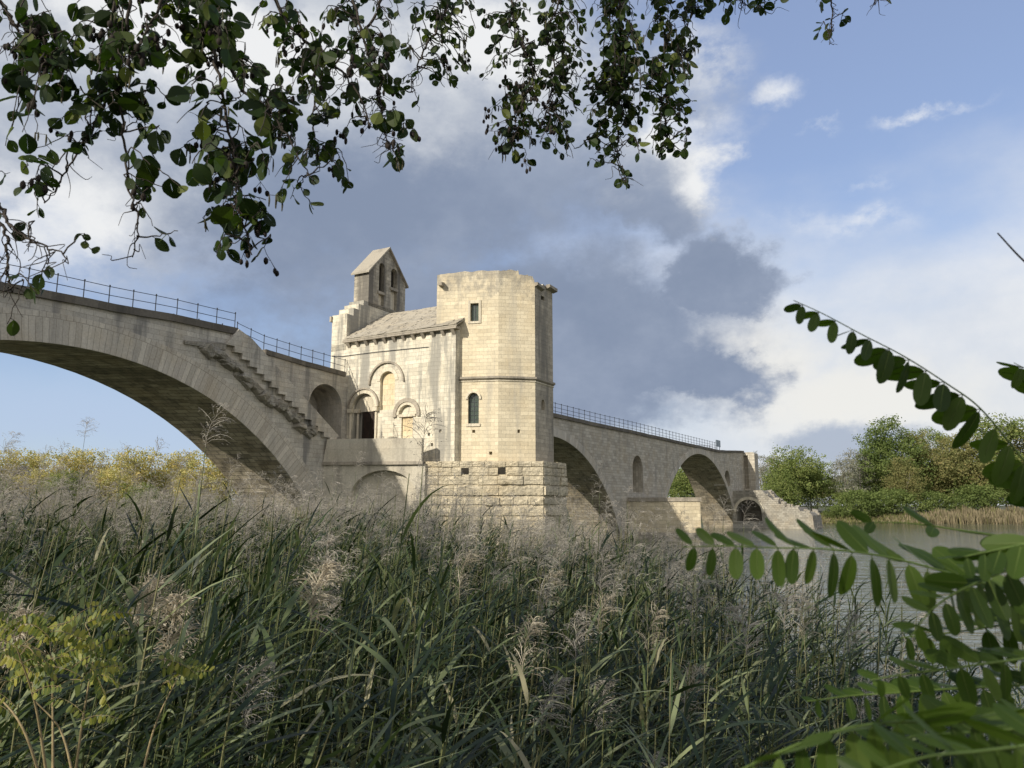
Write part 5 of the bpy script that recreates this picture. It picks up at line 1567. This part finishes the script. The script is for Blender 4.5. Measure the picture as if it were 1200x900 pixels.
BLOBS += [(520, 18, 60, 26, 36, 2.65, 0.05), (470, 45, 40, 40, 26, 2.5, 0.05), (560, 95, 35, 40, 20, 2.8, 0.046), (500, 105, 40, 30, 16, 2.7, 0.046), (425, 30, 45, 35, 26, 2.4, 0.052), (580, 25, 50, 30, 26, 2.8, 0.046), (640, 75, 40, 40, 30, 2.9, 0.046), (355, 110, 45, 40, 22, 2.1, 0.056), (95, 85, 70, 60, 40, 1.85, 0.066), (60, 150, 60, 50, 22, 1.8, 0.058), (185, 150, 50, 55, 30, 1.9, 0.064), (40, 235, 40, 40, 14, 1.75, 0.05), (290, 235, 60, 45, 26, 1.95, 0.064), (415, 190, 40, 40, 14, 2.2, 0.052), (340, 75, 60, 40, 36, 2.1, 0.058), (655, 150, 45, 40, 40, 2.9, 0.048), (690, 75, 60, 50, 80, 2.95, 0.05), (740, 90, 60, 60, 90, 3.0, 0.05), (255, 20, 60, 40, 34, 1.95, 0.064)]
for cx, cy, rx, ry, nl, d, L in BLOBS:
    nl = int(nl * (1.2 if d < 2.8 else 1.6)); L *= 0.74 if d < 2.2 else 0.8
    ntw = max(1, round(nl / 3.6)); left = nl
    for k in range(ntw):
        a = rng.uniform(0, 2 * PI); rr = math.sqrt(rng.random()); ex, ey = cx + math.cos(a) * rr * rx, cy + math.sin(a) * rr * ry
        dd = np.hypot(bpx[:, 0] - ex, (bpx[:, 1] - ey) * np.where(bpx[:, 1] < ey, 0.7, 1.8)) + np.abs(bpx[:, 2] - d) * 60 + rng.uniform(0, 18, len(bpx))
        b = bpx[np.argmin(dd)]
        de = d + rng.normal(0, 0.12)
        A = np.array(at(b[0], b[1], b[2])); E_ = np.array(at(ex, ey, de)); mid = (A + E_) / 2 + np.array([0, 0, 0.04]) + rng.normal(0, 0.02, 3)
        P_ = spline([A, mid, E_], 12); P_[1:-1] += rng.normal(0, 0.0025, P_[1:-1].shape); qt.tube4(P_, np.linspace(0.0024, 0.0011, len(P_)), 0.5, 4)
        m = int(round(left / (ntw - k))); left -= m
        for i in range(m):
            t = 0.35 + 0.65 * (i + rng.random()) / max(1, m); p = np.array([np.interp(t * (len(P_) - 1), range(len(P_)), P_[:, c]) for c in range(3)])
            out = unit(rng.normal(0, 1, 3) * [1, 1, 0.5] + np.array([0, 0, -0.5])); pet = rng.uniform(0.008, 0.022) * (L / 0.06)
            qt.tube4([p, p + out * pet * 0.6, p + out * pet], 0.0008, 0.4, 3)
            leaf(ql, p + out * pet, out * 0.7 + rng.normal(0, 0.35, 3) + np.array([0, 0, -0.45]), L * rng.uniform(0.5, 1.2), 0.98 if rng.random() < 0.08 else rng.random() * 0.8 + 0.01)
        if rng.random() < 0.34 and nclus < 100:            # woody cones, three to six on a stalk
            nclus += 1; q = Q(); base = P_[int(len(P_) * rng.uniform(0.5, 0.95))]; e = base + np.array([rng.normal(0, .02), rng.normal(0, .02), -rng.uniform(0.02, 0.05)])
            q.tube4([base, (base + e) / 2 + rng.normal(0, .004, 3), e], 0.0009, 0.5, 3)
            for i in range(rng.integers(3, 7)):
                c = e + rng.normal(0, 0.014, 3); q.tube4([e, c], 0.0008, 0.5, 3); blob3(c - np.array([0, 0, 0.006]), rng.uniform(0.0048, 0.0075), rng.uniform(0.008, 0.012), q)
            put(q.mesh('cone_cluster', M['cone']), 'cone_cluster', alder)
        if rng.random() < 0.30 and ncat < 99:
            ncat += 1; q = Q(); base = P_[-1 - rng.integers(0, 3)]
            for i in range(rng.integers(2, 5)):
                h = base + np.array([rng.normal(0, 0.012), rng.normal(0, 0.012), -rng.uniform(0.0, 0.012)]); l = rng.uniform(0.022, 0.04)
                q.tube4([base, h], 0.0008, 0.5, 3); q.tube4([h, h + np.array([0.001, 0, -l * 0.5]), h + np.array([0.0, 0.001, -l])], [0.0016, 0.0026, 0.0014], 0.5, 5)
            put(q.mesh('catkin_cluster', M['catkin']), 'catkin_cluster', alder)
# bare fine twiglets
for _ in range(420):
    cx, cy, rx, ry, nl, d, L = BLOBS[rng.integers(len(BLOBS))]; b = bpx[rng.integers(len(bpx))]
    if b[1] < -20: continue
    A = np.array(at(b[0], b[1], b[2])); e = A + np.array([rng.normal(0, 0.035), rng.normal(0, 0.03), -rng.uniform(0.01, 0.08)])
    P_ = spline([A, A * 0.65 + e * 0.35 + rng.normal(0, 0.012, 3), A * 0.3 + e * 0.7 + rng.normal(0, 0.012, 3), e], 9); qt.tube4(P_, np.linspace(0.0017, 0.0007, len(P_)), 0.5, 4)
put(qt.mesh('twigs', M['twig']), 'twig_work', alder)
put(ql.mesh('foliage', M['alderleaf']), 'foliage', alder)
# rest of its crown: unseen mass behind the camera, shaped to shade the reeds
q = Q()
for _ in range(240):
    c = np.array([-7.5, -1.5, 11.0]) + unit(rng.normal(0, 1, 3)) * np.array([8.0, 7.5, 5.0]) * rng.random() ** 0.4
    if c[1] > 0.2 and abs(c[0]) < 0.85 * c[1] + 1.2 and (c[2] - 4.2) < 1.05 * c[1] + 1.2: continue
    if c[2] < 6.3: continue
    for i in range(9):
        p = c + rng.normal(0, 0.33, 3); a = unit(rng.normal(0, 1, 3)); l = rng.uniform(0.16, 0.30)
        q.ribbon([p - a * l / 2, p, p + a * l / 2], [l * 0.3, l * 0.9, l * 0.3], unit(np.cross(a, rng.normal(0, 1, 3))), rng.random())
put(q.mesh('crown', M['alderleaf']), 'crown', alder)

# ------------------------------------------------------------------ locust shrub reaching in from the right
locust = empty('locust_shrub', (1.05, 0.9, float(ground_h(np.array(1.05), np.array(0.9)))), 'young locust with long feathered green leaves reaching in from the right edge', 'shrub')


def frond(pts_px, Lpx, up, dn, spacing, parent, mats=('locustleaf', 'locuststalk'), name='leaf_frond', taper=0.45, wr=0.47, only_dn=False, pale=0.0):
    P3 = spline([np.array(at(*p)) for p in pts_px], 60); d = pts_px[0][2]
    q = Q(); q.tube4(P3, np.linspace(0.0005, 0.0012, len(P3)), 0.5, 5)
    seg = np.linalg.norm(np.diff(P3, axis=0), axis=1); cum = np.concatenate([[0], np.cumsum(seg)]); tot = cum[-1]
    px2m = d / F_PX; ql_ = Q(); ql_.tube4(P3, 0.0004, 0.5, 3); s_ = spacing * px2m * 0.4
    st = q.mesh('stalk', M[mats[1]]); first = True
    while s_ < tot:
        p = np.array([np.interp(s_, cum, P3[:, c]) for c in range(3)]); p2 = np.array([np.interp(min(tot, s_ + 0.004), cum, P3[:, c]) for c in range(3)])
        T = unit(p2 - p + 1e-6); k = min(1, taper + (1 - taper) * s_ / (tot * 0.45))
        for v in ((dn,) if only_dn else (up, dn)):
            if rng.random() < 0.04: continue
            ax = unit(np.array(v) + rng.normal(0, 0.13, 3)); L = Lpx * px2m * k * rng.uniform(0.82, 1.02)
            sd = unit(T - ax * T.dot(ax) + rng.normal(0, 0.28, 3)); sd = unit(sd - ax * sd.dot(ax)); nr = np.cross(ax, sd)
            t = np.array([0, .05, .16, .32, .5, .68, .84, .95, 1.0]); bend = rng.uniform(-0.18, 0.18); o = p + rng.normal(0, 0.0006, 3)
            c_ = o + np.outer(t * L + 0.08 * L, ax) + np.outer(t * t * L * bend, nr)
            w = L * wr * rng.uniform(0.9, 1.1) * np.array([0.12, 0.44, 0.76, 0.95, 1.0, 0.96, 0.78, 0.47, 0.12]); f = rng.uniform(0.02, 0.16)
            r = min(1, rng.random() * 0.75 + pale)
            for sg in (1, -1):
                s2 = unit(sd * sg + nr * f); ql_.ribbon(c_ + s2 * w[:, None] * 0.25, w * 0.5, s2, r)
            ql_.tube4([o, o + ax * L * 0.09], 0.0006, r, 3)
            if L > 0.015: ql_.ribbon(c_ + nr * 0.0004, L * 0.035 * (1.1 - t), sd, 0.99); ql_.ribbon(c_ - nr * 0.0004, L * 0.035 * (1.1 - t), sd, 0.99)
        s_ += spacing * px2m * (0.65 + 0.35 * k) * rng.uniform(0.93, 1.07) * 0.84
    lf = put(ql_.mesh(name, M[mats[0]]), name, parent); put(st, 'stalk', lf)


FR = [
    ([(930, 352, .85), (965, 368, .85), (1010, 392, .85), (1060, 418, .85), (1110, 450, .85), (1150, 480, .85), (1200, 540, .85), (1250, 600, .85)], 50, (-.75, .75, -.1), (-.42, -.1, -1), 31),
    ([(800, 641, .62), (850, 640, .62), (905, 642, .62), (960, 643, .63), (1010, 648, .64), (1050, 655, .65), (1100, 668, .66), (1160, 686, .68), (1250, 715, .7)], 58, (-.65, .5, .55), (-.2, -.15, -1), 33),
    ([(985, 613, .8), (1060, 613, .8), (1130, 622, .8), (1250, 640, .8)], 40, (-.8, .3, .25), (-.7, -.5, -.3), 95),
    ([(1068, 745, .6), (1095, 712, .6), (1140, 685, .62), (1250, 640, .65)], 52, (-.8, .4, .15), (.15, -.1, -1), 34),
    ([(1118, 655, .6), (1160, 646, .6), (1250, 628, .62)], 52, (-.85, .5, -.1), (-.5, -.4, -.6), 32),
    ([(945, 822, .75), (1000, 815, .75), (1050, 812, .75), (1100, 808, .75), (1250, 800, .75)], 38, (-.6, .75, .1), (.05, -.1, -1), 27),
    ([(1020, 797, .62), (1060, 790, .62), (1110, 784, .62), (1160, 777, .62), (1250, 765, .64)], 46, (-.6, .6, .25), (.3, 0, -1), 30),
    ([(868, 902, .46), (930, 874, .46), (990, 854, .46), (1050, 846, .47), (1120, 846, .48), (1250, 840, .5)], 66, (.6, -.45, .35), (.05, -.1, -1), 40),
    ([(1050, 748, .72), (1110, 742, .72), (1170, 733, .72), (1250, 718, .72)], 46, (-.5, .7, .2), (.15, 0, -1), 30),
    ([(1000, 915, .4), (1080, 888, .4), (1150, 880, .42), (1250, 868, .45)], 70, (-.6, .6, .3), (.05, -.1, -1), 42),
    ([(1020, 872, .52), (1080, 862, .52), (1140, 858, .52), (1250, 850, .52)], 58, (-.5, .6, .2), (.1, 0, -1), 34),
    ([(1188, 425, 1.0), (1215, 440, 1.0), (1250, 470, 1.0)], 40, (-.7, .6, .2), (-.5, 0, -1), 30),
]
for i, f_ in enumerate(FR):
    frond(f_[0], f_[1], f_[2], f_[3], f_[4], locust, pale=0.22 if i in (1, 7) else 0.0)
q = Q(); stm = spline([np.array(at(1290, 1100, 0.9)) + np.array([0, 0, -0.6]), np.array(at(1285, 900, 0.85)), np.array(at(1262, 700, 0.8)), np.array(at(1258, 500, 0.85)), np.array(at(1275, 330, 0.95)), np.array(at(1300, 150, 1.05))], 30)
q.tube4(stm, np.linspace(0.011, 0.004, len(stm)), 0.5, 8); put(q.mesh('stem', M['bark']), 'stem', locust)
for f_ in FR:
    e = np.array(at(*f_[0][-1])); j = np.argmin(((stm - e) ** 2).sum(1)); q = Q(); q.tube4(spline([stm[max(0, j - 1)], e], 5), 0.0018, 0.5, 5); put(q.mesh('leaf_base', M['locuststalk']), 'leaf_base', locust)
q = Q(); tw_ = spline([np.array(at(1275, 360, 0.95)), np.array(at(1225, 325, 0.93)), np.array(at(1198, 304, 0.92)), np.array(at(1169, 273, 0.92))], 20)
q.tube4(tw_, np.linspace(0.0018, 0.0009, len(tw_)), 0.5, 6); put(q.mesh('bare_twig', M['twig']), 'bare_twig', locust)

# ------------------------------------------------------------------ yellowing sapling at the lower left
p0 = at(62, 905, 3.0)
yb = empty('locust_sapling', (p0.x, p0.y, float(ground_h(np.array(p0.x), np.array(p0.y)))), 'low sapling with small feathered yellow green leaves at the lower left corner', 'shrub')
stems = []
for (a, b) in [((62, 905), (60, 770)), ((62, 905), (20, 760)), ((80, 905), (110, 770)), ((150, 930), (210, 790)), ((95, 905), (40, 820)), ((62, 905), (-20, 800))]:
    P_ = spline([np.array(at(a[0], a[1] + 60, 3.0)), np.array(at((a[0] + b[0]) / 2 + rng.uniform(-8, 8), (a[1] + b[1]) / 2, 3.0 + rng.uniform(-.1, .1))), np.array(at(b[0], b[1], 3.0 + rng.uniform(-.2, .2)))], 16)
    q = Q(); q.tube4(P_, np.linspace(0.006, 0.002, len(P_)), 0.5, 6); put(q.mesh('stem', M['yellowstem']), 'stem', yb); stems.append(P_)
SA = np.concatenate(stems)
for i in range(50):
    x, y = (rng.uniform(-30, 112), 728 + abs(rng.normal(0, 1)) * 52) if i < 47 else (rng.uniform(170, 195), rng.uniform(765, 805))
    if y > 875: y = rng.uniform(740, 860)
    d = 3.0 + rng.uniform(-0.3, 0.3); ln = rng.uniform(32, 60); an = rng.normal(0.2, 0.5)
    px_pts = [(x + math.cos(an) * ln * (1 - k / 3), y + math.sin(an) * ln * (1 - k / 3) - 9 * math.sin(k / 3 * PI) * 0.6, d) for k in range(4)]
    frond(px_pts, rng.uniform(7, 11.5), (-.3 + rng.normal(0, .35), .6, .5 + rng.normal(0, .3)), (rng.normal(0, .4), rng.normal(-.3, .4), -1), 6.5, yb, ('yellowleaf', 'yellowstem'), taper=0.6, wr=0.5)
    e = np.array(at(*px_pts[-1])); j = np.argmin(((SA - e) ** 2).sum(1)); q = Q(); q.tube4(spline([SA[j], (SA[j] + e) / 2 + np.array([0, 0, .02]), e], 6), 0.0014, 0.5, 4); put(q.mesh('twig', M['yellowstem']), 'twig', yb)
